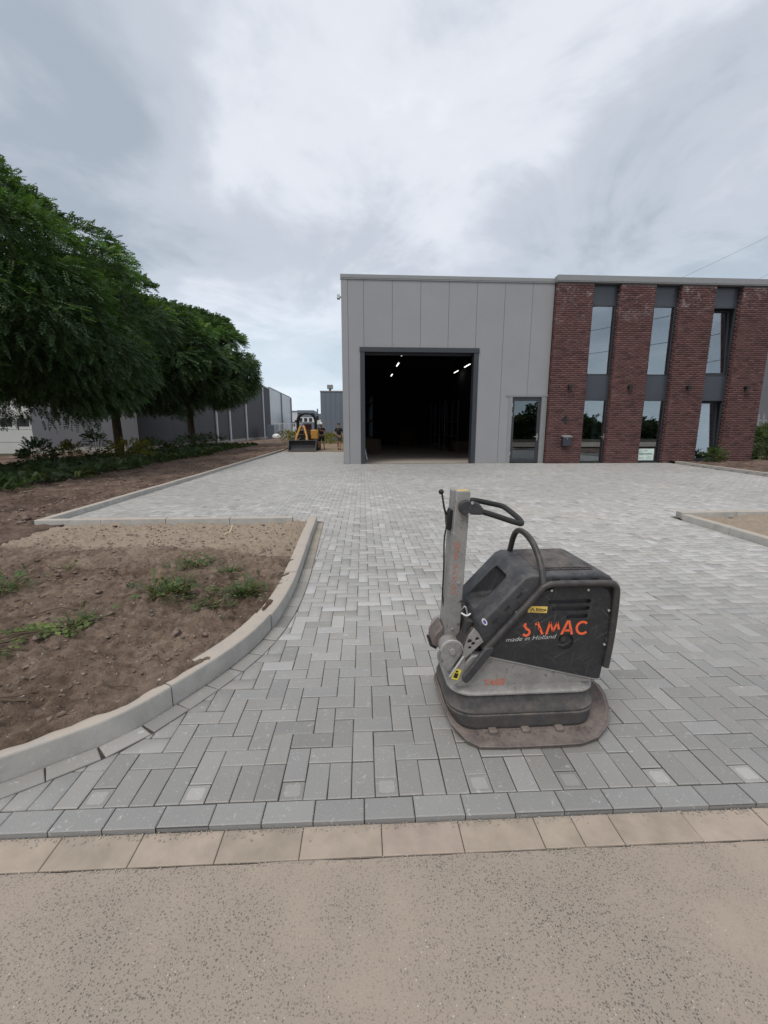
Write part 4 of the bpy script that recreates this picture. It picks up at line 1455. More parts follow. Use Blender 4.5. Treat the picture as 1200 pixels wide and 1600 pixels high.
ng = thing('neighbour_hall', (26, 34, 0), 'plain grey green wall of a neighbouring hall at the right edge', 'building')
MB().box(20.5, 40, 34, 50, -0.2, 8.4).build('wall', 'hall_front', ng)
MB().box(20.4, 40.1, 33.9, 50, 8.4, 8.6).build('roof_trim', 'trim_grey', ng)

# fence, container and odds and ends at the back of the verge
ct = thing('container', (-15.6, 84, -0.5), 'blue grey steel container beside the far white hall', 'container')
MB().box(-16.6, -14.8, 84, 90, -0.5, 2.3).build('body', 'bluegrey', ct)
for k in range(9):
    MB().box(-16.5 + k * 0.2, -16.42 + k * 0.2, 83.93, 84, -0.4, 2.2).build('rib', 'bluegrey', ct)
fn = thing('mesh_fence', (-12.5, 82, 0), 'pale grey mesh site fence across the end of the verge', 'fence')
for k in range(6):
    x0 = -14.8 + k * 0.85
    MB().cyl((x0, 82, -0.3), (x0, 82, 2.6), 0.05, n=6).build('post', 'hall_white', fn)
    m = MB()
    for q_ in range(1, 6):
        m.cyl((x0 + q_ * 0.14, 82, -0.2), (x0 + q_ * 0.14, 82, 2.5), 0.016, n=4)
    m.box(x0, x0 + 0.85, 81.98, 82.02, 2.46, 2.54).box(x0, x0 + 0.85, 81.98, 82.02, -0.1, -0.03)
    m.build('fence_panel', 'hall_white', fn)
sk = MB().ball((-13.9, 78, 0.15), 0.75, 10, 6, (1, 0.8, 0.75)).build('rubble_bag', 'cloth_white', smooth=True)
tag(sk, 'white rubble bag lying at the far end of the soil verge', 'bag')
bk = thing('bicycle', (-13.5, 80, -0.2), 'dark bicycle parked by the mesh fence', 'bicycle')
for x in (-14.1, -12.9):
    MB().tube([(x + 0.5 * cos(t_), 80, 0.35 + 0.5 * sin(t_)) for t_ in np.linspace(0, 2 * pi, 17)[:-1]], 0.04, 5, closed=True).build('wheel', 'rubber', bk)
MB().tube([(-14.1, 80, 0.35), (-13.7, 80, 1.1), (-13.1, 80, 1.1), (-12.9, 80, 0.35)], 0.04, 5).tube([(-13.1, 80, 1.1), (-13.45, 80, 0.4), (-13.7, 80, 1.1)], 0.04, 5).build('frame', 'black_metal', bk)
rf = thing('palisade_fence', (23.5, 25, 0), 'grey palisade fence above the hedge at the right edge', 'fence')
for k in range(9):
    x = 22.2 + k * 0.32
    MB().prism([(x - 0.05, 0.1), (x + 0.05, 0.1), (x + 0.05, 2.2), (x, 2.4), (x - 0.05, 2.2)], 24.9, 24.94).build('pale', 'trim_grey', rf)
MB().box(22.0, 25.0, 24.94, 25.0, 1.95, 2.05).box(22.0, 25.0, 24.94, 25.0, 0.4, 0.5).build('rail', 'trim_grey', rf)
for k, (p0, p1, sag, lab) in enumerate((((30, 60, 15.5), (75, 60, 37.0), 0.8, 'thin power cable crossing the sky above the brick office'), ((36, 60, 13.5), (75, 60, 31.5), 0.6, 'thin power cable at right edge just above the roof line'))):
    pts_ = [Vector(p0).lerp(Vector(p1), t_) - Vector((0, 0, sag * 4 * t_ * (1 - t_))) for t_ in np.linspace(0, 1, 14)]
    tag(MB().tube(pts_, 0.013, 4).build('power_cable', 'black_metal'), lab, 'cable', 'overhead power cables')

# wires and trees across the road, which the glass mirrors
for k in range(5):
    p0, p1 = Vector((-30, -140, 17.5 + 4.2 * k)), Vector((78, -5, 17.5 + 4.2 * k))
    pts_ = [p0.lerp(p1, t_) - Vector((0, 0, 2.2 * 4 * t_ * (1 - t_))) for t_ in np.linspace(0, 1, 18)]
    tag(MB().tube(pts_, 0.04, 4).build('power_cable', 'black_metal'), ('lowest', 'second lowest', 'middle', 'second highest', 'highest')[k] + ' of the power cables mirrored in the office windows', 'cable', 'overhead power cables across the road')


# ================================================================== foliage
def leaves(name, pos_, dirs, ups, length, width, nl, mat, parent=None, tone=None, droop=0.25, kind=None):
    """pinnate fronds: pairs of leaflets either side of a drooping rib, real faces, one mesh"""
    m = len(pos_)
    d = dirs / np.linalg.norm(dirs, axis=1, keepdims=True)
    sd_ = np.cross(d, ups)
    sd_ /= np.maximum(np.linalg.norm(sd_, axis=1, keepdims=True), 1e-6)
    up = np.cross(sd_, d)
    Ls = np.asarray(length)[:, None]
    Ws = np.asarray(width)[:, None]
    vs = []
    for k in range(nl):
        tpos = (k + 0.7) / nl
        for sgn_ in (-1, 1):
            c = pos_ + d * Ls * tpos + np.array([0, 0, -1.0]) * Ls * droop * tpos ** 2
            tip = c + (sd_ * sgn_ * 0.92 + d * 0.45) * Ws * (1.05 - 0.35 * abs(tpos - 0.45)) - up * Ws * 0.22
            mid_ = (c + tip) / 2
            hw = Ls / nl * 0.46
            q1 = mid_ + d * hw + up * Ws * 0.03
            q2 = mid_ - d * hw + up * Ws * 0.03
            vs += [c, q2, tip, q1] if sgn_ > 0 else [c, q1, tip, q2]
    c = pos_ + d * Ls * 0.96 + np.array([0, 0, -1.0]) * Ls * droop
    tip = c + d * Ls * 0.30 - np.array([0, 0, 1.0]) * Ls * 0.10
    vs += [c, (c + tip) / 2 + sd_ * Ws * 0.3, tip, (c + tip) / 2 - sd_ * Ws * 0.3]
    co = np.stack(vs, 1).reshape(-1, 3)
    nq = 2 * nl + 1
    lp = np.arange(m * nq * 4)
    tn = None
    if tone is not None:
        tn = np.repeat(tone, nq, 0) * (1 + 0.12 * nr.randn(m * nq, 1))
    o = raw(name, co, lp, np.full(m * nq, 4), mat, parent, tone=tn)
    if kind:
        tag(o, kind=kind)
    return o


def crown(name, c, rx, rz, nblob, per, L0, parent, seed, taper):
    r_ = np.random.RandomState(seed)
    P_, D_, U_, T_ = [], [], [], []
    k = 0
    while k < nblob:
        v = r_.randn(3)
        v /= np.linalg.norm(v)
        if v[2] < -0.74:
            continue
        env = 1 + 0.15 * r_.randn()
        rad = rx * r_.uniform(0.16, 0.32)
        hor = rx - rad * 0.62
        ver = rz - rad * 0.65
        hor *= 1 - taper * max(v[2], 0) ** 1.5
        b = np.array([v[0] * hor, v[1] * hor, v[2] * ver]) * np.clip(env, 0.7, 1.10) * (r_.uniform(0.45, 0.8) if r_.rand() < 0.15 else 1)
        m = int(per * (rad / (rx * 0.215)) ** 2)
        w = r_.randn(m, 3)
        w /= np.linalg.norm(w, axis=1, keepdims=True)
        w = w + v * 0.75
        w[:, 2] += 0.55
        w /= np.linalg.norm(w, axis=1, keepdims=True)
        rr = rad * (r_.uniform(0.6, 1.0, m) ** 0.5)[:, None]
        p = b + w * rr * np.array([1.1, 1.1, 0.62])
        d = w * 0.8 + v * 0.45 + np.array([0, 0, -0.42]) + r_.randn(m, 3) * 0.46
        P_.append(p)
        D_.append(d)
        U_.append(w + np.array([0, 0, 0.9]) + r_.randn(m, 3) * 0.25)
        bl = 1 + 0.28 * r_.randn()
        t = np.stack([np.full(m, 1.0), np.full(m, 1.0), np.full(m, 1.0)], 1) * bl * (1 + 0.18 * r_.randn(m, 1))
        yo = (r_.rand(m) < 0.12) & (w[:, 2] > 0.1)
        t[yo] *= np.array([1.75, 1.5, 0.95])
        T_.append(t)
        k += 1
    # loose inner leaves that close the crown
    m = int(nblob * per * 0.16)
    v = r_.randn(m, 3)
    v /= np.linalg.norm(v, axis=1, keepdims=True)
    v[:, 2] = np.maximum(v[:, 2], -0.55)
    p = v * np.array([rx, rx, rz]) * r_.uniform(0.45, 0.80, m)[:, None]
    P_.append(p)
    D_.append(v + np.array([0, 0, -0.3]) + r_.randn(m, 3) * 0.4)
    U_.append(np.tile([0, 0, 1.0], (m, 1)) + r_.randn(m, 3) * 0.3)
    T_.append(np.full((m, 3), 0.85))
    P_ = np.concatenate(P_)
    P_ = P_ + np.array(c)
    m = len(P_)
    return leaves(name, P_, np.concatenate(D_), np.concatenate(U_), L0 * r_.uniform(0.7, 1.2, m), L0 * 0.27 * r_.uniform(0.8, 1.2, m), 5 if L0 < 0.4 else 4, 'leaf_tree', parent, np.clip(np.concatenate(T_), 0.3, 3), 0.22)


def trunk(name, x, y, z0, r0, top, parent, seed, spread):
    r_ = random.Random(seed)
    m = MB()
    pts_ = [(x, y, z0 - 0.15), (x, y, z0 + 0.15), (x + 0.03, y, z0 + 1.0), (x + r_.uniform(-.06, .06), y, z0 + 2.0), (x, y, top)]
    m.tube(pts_, [r0 * 1.35, r0 * 1.08, r0, r0 * 0.93, r0 * 0.8], 12)
    for k in range(7):
        a_ = k * 2 * pi / 7 + r_.uniform(-.3, .3)
        e = spread * r_.uniform(0.55, 0.9)
        h = r_.uniform(1.0, 3.8)
        p0 = Vector((x, y, top - 0.3))
        p2 = Vector((x + cos(a_) * e, y + sin(a_) * e, top + h))
        p1 = p0.lerp(p2, 0.45) + Vector((0, 0, 0.5))
        m.tube([p0, p1, p2], [r0 * 0.55, r0 * 0.35, r0 * 0.1], 7)
    return m.build(name, 'bark', parent, smooth=True)


TREES = [((-13.75, 15.8), 5.40, 6.10, 4.65, 210, 215, 0.31, 'nearest round crowned tree at left, its dense dark green crown cut by the frame', 21),
         ((-14.2, 27.3), 5.75, 5.35, 4.30, 150, 150, 0.45, 'middle round crowned tree of the row, its trunk left of the grey hall corner', 33),
         ((-14.0, 38.8), 6.5, 4.95, 4.5, 135, 125, 0.52, 'smallest and farthest round crowned tree of the row, nearest to the paving', 45)]
for (x, y), cz, rx, rz, nb, per, L0, lab, sd_ in TREES:
    gz = float(ground_z(np.array(x))) + 0.08
    t = thing('locust_tree', (x, y, gz), lab, 'tree', 'row of round crowned trees on the verge')
    trunk('trunk', x, y, gz, 0.25, 3.5, t, sd_, rx)
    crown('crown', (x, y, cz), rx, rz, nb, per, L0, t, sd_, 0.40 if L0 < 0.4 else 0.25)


def tuft(name, x, y, z, n_, h, spread, mat, label, cat, seed, leafy=0.25, dry=0.22, wide=0.0042):
    r_ = random.Random(seed)
    t = thing(name, (x, y, z), label, cat)
    vs, fs, tn = [], [], []
    dv, df = [], []
    for k in range(n_):
        a_ = r_.uniform(0, 2 * pi)
        rr = spread * r_.random() ** 0.7
        bx, by = x + cos(a_) * rr * 0.45, y + sin(a_) * rr * 0.45
        L = h * r_.uniform(0.25, 1.1)
        la = a_ + r_.gauss(0, 1.1)
        out_ = r_.uniform(0.25, 1.15) * spread
        w = wide * r_.uniform(0.6, 1.5)
        dx_, dy_ = cos(la), sin(la)
        px_, py_ = -dy_ * w, dx_ * w
        b = len(vs)
        for j in range(4):
            f = j / 3
            cx_ = bx + dx_ * out_ * f ** 1.6
            cy_ = by + dy_ * out_ * f ** 1.6
            cz_ = z - 0.01 + L * (f - 0.45 * f * f * (out_ / spread))
            ww = (1, 1.1, 0.75, 0.05)[j]
            vs += [(cx_ - px_ * ww, cy_ - py_ * ww, cz_), (cx_ + px_ * ww, cy_ + py_ * ww, cz_)]
        for j in range(3):
            fs.append([b + 2 * j, b + 2 * j + 1, b + 2 * j + 3, b + 2 * j + 2])
            g = r_.uniform(0.65, 1.35)
            tn.append((g * (2.4 if r_.random() < dry else 1), g * (1.35 if r_.random() < dry else 1), g))
    raw('blades', vs, [i_ for f in fs for i_ in f], [4] * len(fs), mat, t, tone=np.array(tn))
    if leafy:
        m = int(n_ * leafy)
        p = np.array([[x + r_.gauss(0, spread * 0.45), y + r_.gauss(0, spread * 0.45), z + r_.uniform(0.1, 0.9) * h * 0.7] for _ in range(m)])
        d = np.array([[r_.gauss(0, 1), r_.gauss(0, 1), r_.uniform(-.2, .7)] for _ in range(m)])
        g = np.array([[r_.uniform(.7, 1.5)] * 3 for _ in range(m)])
        leaves('leaves', p, d, np.tile([0, 0, 1.0], (m, 1)) + 0.3 * nr.randn(m, 3), np.full(m, spread * 0.30), np.full(m, spread * 0.11), 2, mat, t, g, 0.2)
    return t


def bh(x, y):
    return float(bed_h(np.array([x]), np.array([y]))[0])


for (x, y, n_, h, sp, lab, sd_) in (
        (-1.62, 3.66, 170, 0.20, 0.28, 'largest grass clump in the middle of the near soil bed', 1),
        (-0.99, 3.66, 150, 0.19, 0.23, 'grass clump growing right against the curved kerb', 2),
        (-1.18, 3.46, 80, 0.11, 0.22, 'flattened grass clump a hand left of the kerb', 3),
        (-1.72, 4.55, 90, 0.13, 0.30, 'low sprig of grass on the soil ridge below the sandy patch', 4),
        (-1.28, 4.22, 50, 0.13, 0.17, 'small upright grass sprig beside the dark soil heap', 5),
        (-3.08, 4.58, 50, 0.15, 0.16, 'lone small weed in the tyre marked soil', 6),
        (-3.15, 3.80, 120, 0.15, 0.30, 'grass clump at the left edge of the soil bed', 7),
        (-2.05, 3.14, 60, 0.13, 0.22, 'short grass tuft at the tip of the uprooted vine', 8)):
    tuft('grass_clump', x, y, bh(x, y), n_, h, sp, 'leaf_weed', lab, 'grass clump', sd_)
# uprooted trailing weed
vt = thing('uprooted_vine', (-2.15, 2.9, bh(-2.15, 2.9)), 'wilted leafy vine lying uprooted on the soil at left', 'plant')
m = MB()
lp_, ld_ = [], []
for k, (a_, b_) in enumerate((((-2.75, 2.62), (-1.95, 3.12)), ((-2.6, 2.55), (-2.05, 2.95)), ((-2.7, 2.85), (-1.98, 3.02)), ((-2.45, 2.45), (-2.1, 2.75)))):
    pts_ = []
    for t_ in np.linspace(0, 1, 8):
        x = a_[0] + (b_[0] - a_[0]) * t_ + 0.03 * sin(t_ * 9 + k)
        y = a_[1] + (b_[1] - a_[1]) * t_ + 0.03 * cos(t_ * 7 + k)
        pts_.append((x, y, bh(x, y) + 0.012 + 0.03 * sin(t_ * pi)))
        for q_ in range(2 if k < 3 else 1):
            lp_.append((x, y, pts_[-1][2]))
            ld_.append((rnd.gauss(0, 1), rnd.gauss(0, 1), rnd.uniform(-.1, .5)))
    m.tube(pts_, 0.005, 5)
m.build('stem', 'twig', vt)
lp_, ld_ = np.array(lp_), np.array(ld_)
mm = len(lp_)
leaves('leaves', lp_, ld_, np.tile([0, 0, 1.0], (mm, 1)) + 0.3 * nr.randn(mm, 3), np.full(mm, 0.085), np.full(mm, 0.042), 2, 'leaf_weed', vt, np.array([[g * 1.3, g * 1.25, g * 0.9] for g in nr.uniform(.6, 1.5, mm)]), 0.15)
# sticks
for k, (a_, b_, lab) in enumerate((((-2.0, 1.95), (-1.75, 2.25), 'thin dark twig lying across the soil near the kerb'), ((-2.15, 2.05), (-1.72, 2.18), 'bent dry stalk on the soil at lower left'),
                                  ((-1.45, 2.32), (-1.12, 2.12), 'short dry twig beside the joint in the curved kerb'), ((-2.55, 3.3), (-2.2, 3.42), 'dark stick lying left of the short grass tuft'), ((-1.85, 6.05), (-1.80, 6.30), 'pale wooden peg in the sandy patch'))):
    pts_ = []
    for t_ in np.linspace(0, 1, 6):
        x, y = a_[0] + (b_[0] - a_[0]) * t_ + 0.012 * sin(t_ * 8 + k), a_[1] + (b_[1] - a_[1]) * t_
        pts_.append((x, y, bh(x, y) + 0.012 + (0.10 * t_ if k == 4 else 0.014 * sin(t_ * 3.1))))
    o = MB().tube(pts_, 0.004 if k < 4 else 0.014, 6).build('twig', 'twig' if k < 4 else 'wood_pale')
    tag(o, lab, 'twig')

# undergrowth along the verge below the trees
m = 5200
yy_ = 9.5 + 32 * nr.rand(m) ** 1.5
xe = -8.35 - 0.03 * (yy_ - 10) + 0.9 * fbm(yy_ * 0.5, yy_ * 0.1, 3, 4)
xx_ = xe - 5.2 * nr.rand(m) ** 1.2
zz0 = strip_h(xx_, yy_)
p = np.stack([xx_, yy_, zz0 + nr.uniform(0, 0.12, m)], 1)
d = np.stack([nr.randn(m) * 0.5, nr.randn(m) * 0.5, nr.uniform(0.4, 1.2, m)], 1)
g = nr.uniform(.6, 1.3, m)[:, None] * np.array([[1, 1, 1]])
g[nr.rand(m) < 0.08] *= np.array([2.0, 1.5, 1.0])
o = leaves('undergrowth', p, d, nr.randn(m, 3), nr.uniform(0.25, 0.6, m), nr.uniform(0.05, 0.12, m), 4, 'leaf_under', None, g, 0.5, 'stuff')
tag(o, 'dark tangled weeds and grass under the tree row', 'undergrowth')


def bush(name, x, y, z, r, h, n_, mat, lab, seed, cat='shrub', L=0.22, group=None):
    r_ = np.random.RandomState(seed)
    t = thing(name, (x, y, z), lab, cat, group)
    m_ = MB()
    for k in range(6):
        a_ = k * 1.05
        m_.tube([(x, y, z), (x + cos(a_) * r * 0.3, y + sin(a_) * r * 0.3, z + h * 0.5), (x + cos(a_) * r * 0.6, y + sin(a_) * r * 0.6, z + h * 0.9)], [0.015, 0.01, 0.004], 5)
    m_.build('stems', 'twig', t)
    v = r_.randn(n_, 3)
    v /= np.linalg.norm(v, axis=1, keepdims=True)
    rr = r_.uniform(0.35, 1.0, n_)[:, None]
    p = np.array([x, y, z + h * 0.55]) + v * rr * np.array([r, r, h * 0.5])
    p[:, 2] = np.maximum(p[:, 2], z + 0.03)
    g = r_.uniform(.65, 1.45, n_)[:, None] * np.ones((1, 3))
    leaves('foliage', p, v + np.array([0, 0, 0.4]) + 0.4 * r_.randn(n_, 3), np.tile([0, 0, 1.0], (n_, 1)) + 0.5 * r_.randn(n_, 3), L * r_.uniform(.7, 1.3, n_), L * 0.32 * r_.uniform(.7, 1.3, n_), 3, mat, t, g, 0.3)
    return t


for (x, y, r, h, n_, mt, lab, sd_) in (
        (-13.3, 19.2, 0.6, 1.1, 220, 'leaf_under', 'leafy weed bush at far left in front of the white garage door', 51),
        (-12.5, 19.9, 0.5, 0.9, 100, 'leaf_yellow', 'yellowing shoots just right of the leafy weed bush', 56),
        (-11.6, 20.5, 0.35, 1.55, 80, 'leaf_under', 'thin upright weed in front of the dark hall front', 52),
        (-10.8, 21.5, 1.1, 0.95, 200, 'leaf_yellow', 'yellow flowering weed patch left of the first tree trunk', 53),
        (-11.0, 25.0, 1.3, 0.9, 240, 'leaf_under', 'low green shrub at the foot of the first trunk', 54),
        (-12.2, 34.0, 1.6, 1.0, 220, 'leaf_under', 'low green shrub between the two trunks', 55),
        (-12.6, 39.0, 1.6, 1.1, 200, 'leaf_under', 'low green shrub at the foot of the second trunk', 57),
        (-2.6, 47.0, 2.5, 0.95, 900, 'leaf_yellow', 'yellow flowering weeds behind the two men', 58),
        (-6.5, 50.0, 2.1, 1.4, 700, 'leaf_yellow', 'yellowish weeds behind the loader', 59),
        (15.85, 18.45, 0.26, 0.55, 90, 'leaf_weed', 'small green shrub at the foot of the tilted window', 60),
        (19.4, 20.2, 1.25, 1.5, 700, 'leaf_weed', 'tall green grassy hedge right of the last brick pier', 61),
        (22.8, 23.0, 1.5, 1.6, 500, 'leaf_weed', 'green hedge under the palisade fence', 62)):
    gz = float(strip_h(np.array(x), np.array(y))) if x < -5 else 0.03
    bush('weed_bush' if x < 12 else 'shrub', x, y, gz, r, h, n_, mt, lab, sd_, L=0.30 if abs(x) > 3 else 0.26)

# wood across the road
m = 9000
xx_ = nr.uniform(-70, 90, m)
hh = 2.9 + 2.8 * fbm(xx_ * 0.10, xx_ * 0.0, 3, 5) + 2.2 * vn(xx_ * 0.55, xx_ * 0, 7)
p = np.stack([xx_, -36 + 3 * nr.rand(m), np.maximum(0.0, hh) * nr.rand(m) ** 0.7], 1)
o = leaves('far_wood', p, nr.randn(m, 3), nr.randn(m, 3), np.full(m, 1.6), np.full(m, 0.6), 3, 'leaf_under', None, nr.uniform(.5, 1.1, m)[:, None] * np.ones((1, 3)), 0.3, 'stuff')
tag(o, 'dark belt of trees across the road mirrored in the windows', 'wood')

# ================================================================== people
def skin_body(name, joints, bones, mat, parent, sub=1):
    """one continuous skinned mesh grown from joints {key:(x,y,z,r)}"""
    keys = list(joints)
    me = bpy.data.meshes.new(name)
    bm = bmesh.new()
    lay = bm.verts.layers.skin.verify()
    V = {}
    for k in keys:
        x, y, z, r = joints[k][:4]
        v = bm.verts.new((x, y, z))
        rx = joints[k][4] if len(joints[k]) > 4 else r
        v[lay].radius = (rx, r)
        V[k] = v
    for a_, b_ in bones:
        bm.edges.new((V[a_], V[b_]))
    V[keys[0]][lay].use_root = True
    bm.to_mesh(me)
    bm.free()
    o = link(bpy.data.objects.new(name, me))
    sm = o.modifiers.new('skin', 'SKIN')
    sm.use_smooth_shade = True
    ss = o.modifiers.new('sub', 'SUBSURF')
    ss.levels = ss.render_levels = sub
    bpy.context.view_layer.update()
    dg = bpy.context.evaluated_depsgraph_get()
    m2 = bpy.data.meshes.new_from_object(o.evaluated_get(dg))
    m2.name = name
    bpy.data.objects.remove(o)
    m2.materials.clear()
    m2.materials.append(MAT[mat])
    o = link(bpy.data.objects.new(name, m2))
    return adopt(o, parent)


def person(x, y, z0, H, pose, label, short_mat, cap):
    """pose gives hand and foot targets in body space: x to the viewer's right, y away"""
    P = thing('person', (x, y, z0), label, 'person')
    k = H / 1.8
    J = {'pelvis': (0, 0, .95, .115, .15), 'waist': (0, 0, 1.12, .10, .135), 'chest': (0, 0, 1.33, .115, .165), 'neckb': (0, 0, 1.48, .06), 'neck': (0, -.01, 1.54, .055),
         'head': (0, -.02, 1.64, .085), 'crown': (0, -.01, 1.75, .075)}
    B = [('pelvis', 'waist'), ('waist', 'chest'), ('chest', 'neckb'), ('neckb', 'neck'), ('neck', 'head'), ('head', 'crown')]
    for s_, sg_ in (('L', -1), ('R', 1)):
        J['sh' + s_] = (sg_ * .19, 0, 1.43, .06)
        J['el' + s_] = (*pose['el' + s_], .043)
        J['wr' + s_] = (*pose['wr' + s_], .032)
        J['hd' + s_] = (*pose['hd' + s_], .038)
        J['hip' + s_] = (sg_ * .10, 0, .88, .09)
        J['kn' + s_] = (*pose['kn' + s_], .058)
        J['an' + s_] = (*pose['an' + s_], .04)
        ax, ay, az = pose['an' + s_]
        J['to' + s_] = (ax + sg_ * .02, ay - .15, az - .05, .034)
        B += [('chest', 'sh' + s_), ('sh' + s_, 'el' + s_), ('el' + s_, 'wr' + s_), ('wr' + s_, 'hd' + s_), ('pelvis', 'hip' + s_), ('hip' + s_, 'kn' + s_), ('kn' + s_, 'an' + s_), ('an' + s_, 'to' + s_)]
    tr = lambda j: (x + j[0] * k, y + j[1] * k, z0 + j[2] * k, *[q_ * k for q_ in j[3:]])
    JW = {n_: tr(j) for n_, j in J.items()}
    skin_body('body', JW, B, 'skin', P)

    def fat(names, extra, sub=None):
        out_ = {}
        for n_ in names:
            j = JW[n_]
            out_[n_] = (*j[:3], *[q_ + extra for q_ in j[3:]])
        return out_
    sl = {}
    for s_ in 'LR':
        a_, b_ = JW['sh' + s_], JW['el' + s_]
        sl['sl' + s_] = tuple(a_[q_] + (b_[q_] - a_[q_]) * .7 for q_ in range(3)) + (.062 * k,)
    tee = fat(['chest', 'waist', 'pelvis', 'neckb', 'shL', 'shR'], .018 * k)
    tee.update(sl)
    skin_body('tshirt', tee, [('chest', 'waist'), ('waist', 'pelvis'), ('chest', 'neckb'), ('chest', 'shL'), ('chest', 'shR'), ('shL', 'slL'), ('shR', 'slR')], 'cloth_black', P)
    sh = fat(['pelvis', 'hipL', 'hipR'], .022 * k)
    for s_ in 'LR':
        a_, b_ = JW['hip' + s_], JW['kn' + s_]
        sh['le' + s_] = tuple(a_[q_] + (b_[q_] - a_[q_]) * .88 for q_ in range(3)) + (.095 * k,)
    skin_body('shorts', sh, [('pelvis', 'hipL'), ('pelvis', 'hipR'), ('hipL', 'leL'), ('hipR', 'leR')], short_mat, P)
    for s_ in 'LR':
        ax, ay, az = JW['an' + s_][:3]
        MB().ball((ax, ay - .06 * k, z0 + .055), .06 * k, 8, 6, (.85, 2.2, .95)).build('shoe', 'cloth_black', P, smooth=True)
    hx, hy, hz_ = JW['crown'][:3]
    if cap:
        m_ = MB().ball((hx, hy - .01, hz_ + .005), .125 * k, 10, 6, (1, 1.08, .85))
        m_.box(hx - .08 * k, hx + .08 * k, hy - .22 * k, hy - .05 * k, hz_ - .022, hz_ + .004)
        m_.build('cap', 'cloth_white', P, smooth=True)
    else:
        MB().ball((hx, hy + .02 * k, hz_ + .005), .095 * k, 10, 6, (1, 1.05, .8)).build('hair', 'hair', P, smooth=True)
    hx, hy, hz_ = JW['head'][:3]
    MB().ball((hx, hy - .088 * k, hz_ + .02), .016 * k, 6, 4, (.8, 1.2, 1.4)).build('nose', 'skin', P, smooth=True)
    MB().ball((hx - .032 * k, hy - .082 * k, hz_ + .05), .011 * k, 6, 4).ball((hx + .032 * k, hy - .082 * k, hz_ + .05), .011 * k, 6, 4).build('eyes', 'hair', P, smooth=True)
    # fingers
    m_ = MB()
    for s_, sg_ in (('L', -1), ('R', 1)):
        w = Vector(JW['wr' + s_][:3])
        h = Vector(JW['hd' + s_][:3])
        d = (h - w).normalized()
        sd1 = d.cross(Vector((0, 1, 0.2))).normalized()
        for q_ in range(4):
            b0 = h + sd1 * (q_ - 1.5) * .017 * k
            m_.tube([b0, b0 + d * .05 * k, b0 + d * (.085 + .01 * (q_ in (1, 2))) * k - Vector((0, .0, .01))], [.009 * k, .008 * k, .006 * k], 5)
        m_.tube([w + d * .02, w + d * .05 * k + sd1 * .045 * k, w + d * .09 * k + sd1 * .05 * k], [.011 * k, .01 * k, .007 * k], 5)
    m_.build('fingers', 'skin', P, smooth=True)
    return P


person(-2.55, 32.6, 0.0, 1.92, dict(elL=(-.30, -.08, 1.22), wrL=(-.10, -.24, 1.42), hdL=(-.05, -.25, 1.50), elR=(.30, -.05, 1.20), wrR=(.08, -.24, 1.30), hdR=(.0, -.25, 1.30),
                                    knL=(-.13, -.02, .50), anL=(-.17, .0, .09), knR=(.14, -.02, .50), anR=(.19, .02, .09)),
       'man in white cap, black shirt and dark shorts standing beside the loader', 'cloth_navy', True)
person(-1.27, 32.4, 0.0, 1.90, dict(elL=(-.29, .02, 1.18), wrL=(-.22, -.20, 1.08), hdL=(-.14, -.25, 1.05), elR=(.27, .05, 1.17), wrR=(.29, -.06, .95), hdR=(.29, -.10, .87),
                                    knL=(-.08, -.16, .52), anL=(-.05, -.02, .13), knR=(.09, -.04, .50), anR=(.08, -.12, .09)),
       'dark haired man in black shirt and grey shorts walking by the corner of the warehouse', 'cloth_khaki', False)

# ================================================================== wheel loader
lx, ly = -3.62, 29.6
ld = thing('wheel_loader', (lx, ly + 1.5, 0), 'small yellow wheel loader with black front bucket and roll bar', 'wheel loader')
# bucket: curved shell, open to the front
prof = [(0, 0.02), (-0.05, 0.02), (0.42, 0.05), (0.62, 0.20), (0.66, 0.42), (0.52, 0.66), (0.38, 0.74)]
m = MB()
bw = 0.92
pr_ = [(ly - 0.05, 0.06), (ly + 0.40, 0.07), (ly + 0.60, 0.20), (ly + 0.64, 0.42), (ly + 0.54, 0.64), (ly + 0.40, 0.74)]
inn = [(y + (0.03 if k > 3 else -0.02), z + 0.025) for k, (y, z) in enumerate(pr_)]
ring0 = [(lx - bw, y, z) for y, z in pr_] + [(lx - bw, y, z) for y, z in inn[::-1]]
m.loft([ring0, [(lx + bw, y, z) for _, y, z in ring0]])
for sx_ in (-bw, bw - 0.03):
    poly = [(lx + sx_, y, z) for y, z in pr_]
    m.loft([poly, [(a_ + 0.03, b_, c_) for a_, b_, c_ in poly]])
m.build('bucket', 'black_plastic', ld)
MB().box(lx - bw, lx + bw, ly - 0.10, ly - 0.02, 0.04, 0.10).build('cutting_edge', 'plate_steel', ld)
MB().box(lx - 0.65, lx - 0.45, ly + 0.68, ly + 0.8, 0.25, 0.70).box(lx + 0.05, lx + 0.25, ly + 0.68, ly + 0.8, 0.25, 0.70).build('bucket_hitch', 'yellow_paint', ld)
for sx_ in (-1, 1):
    xo = lx - 0.10 + sx_ * 0.34
    MB().tube([(xo + sx_ * 0.08, ly + 0.66, 0.55), (xo, ly + 0.9, 1.0), (lx - 0.1 + sx_ * 0.12, ly + 1.35, 1.68), (lx - 0.1 + sx_ * 0.12, ly + 1.9, 1.55)], 0.075, 6).build('lift_arm', 'yellow_paint', ld)
    MB().cyl((xo * 0.9 + lx * 0.1 - 0.01, ly + 0.8, 0.75), (lx - 0.1 + sx_ * 0.14, ly + 1.7, 0.9), 0.04, n=8).build('ram', 'bright_metal', ld)
MB().box(lx - 0.50, lx + 0.45, ly + 1.55, ly + 2.5, 0.45, 1.15).build('front_frame', 'black_metal', ld, bevel=0.04)
MB().box(lx + 0.48, lx + 0.98, ly + 1.25, ly + 1.95, 0.80, 1.45).build('tank', 'yellow_paint', ld, bevel=0.06)
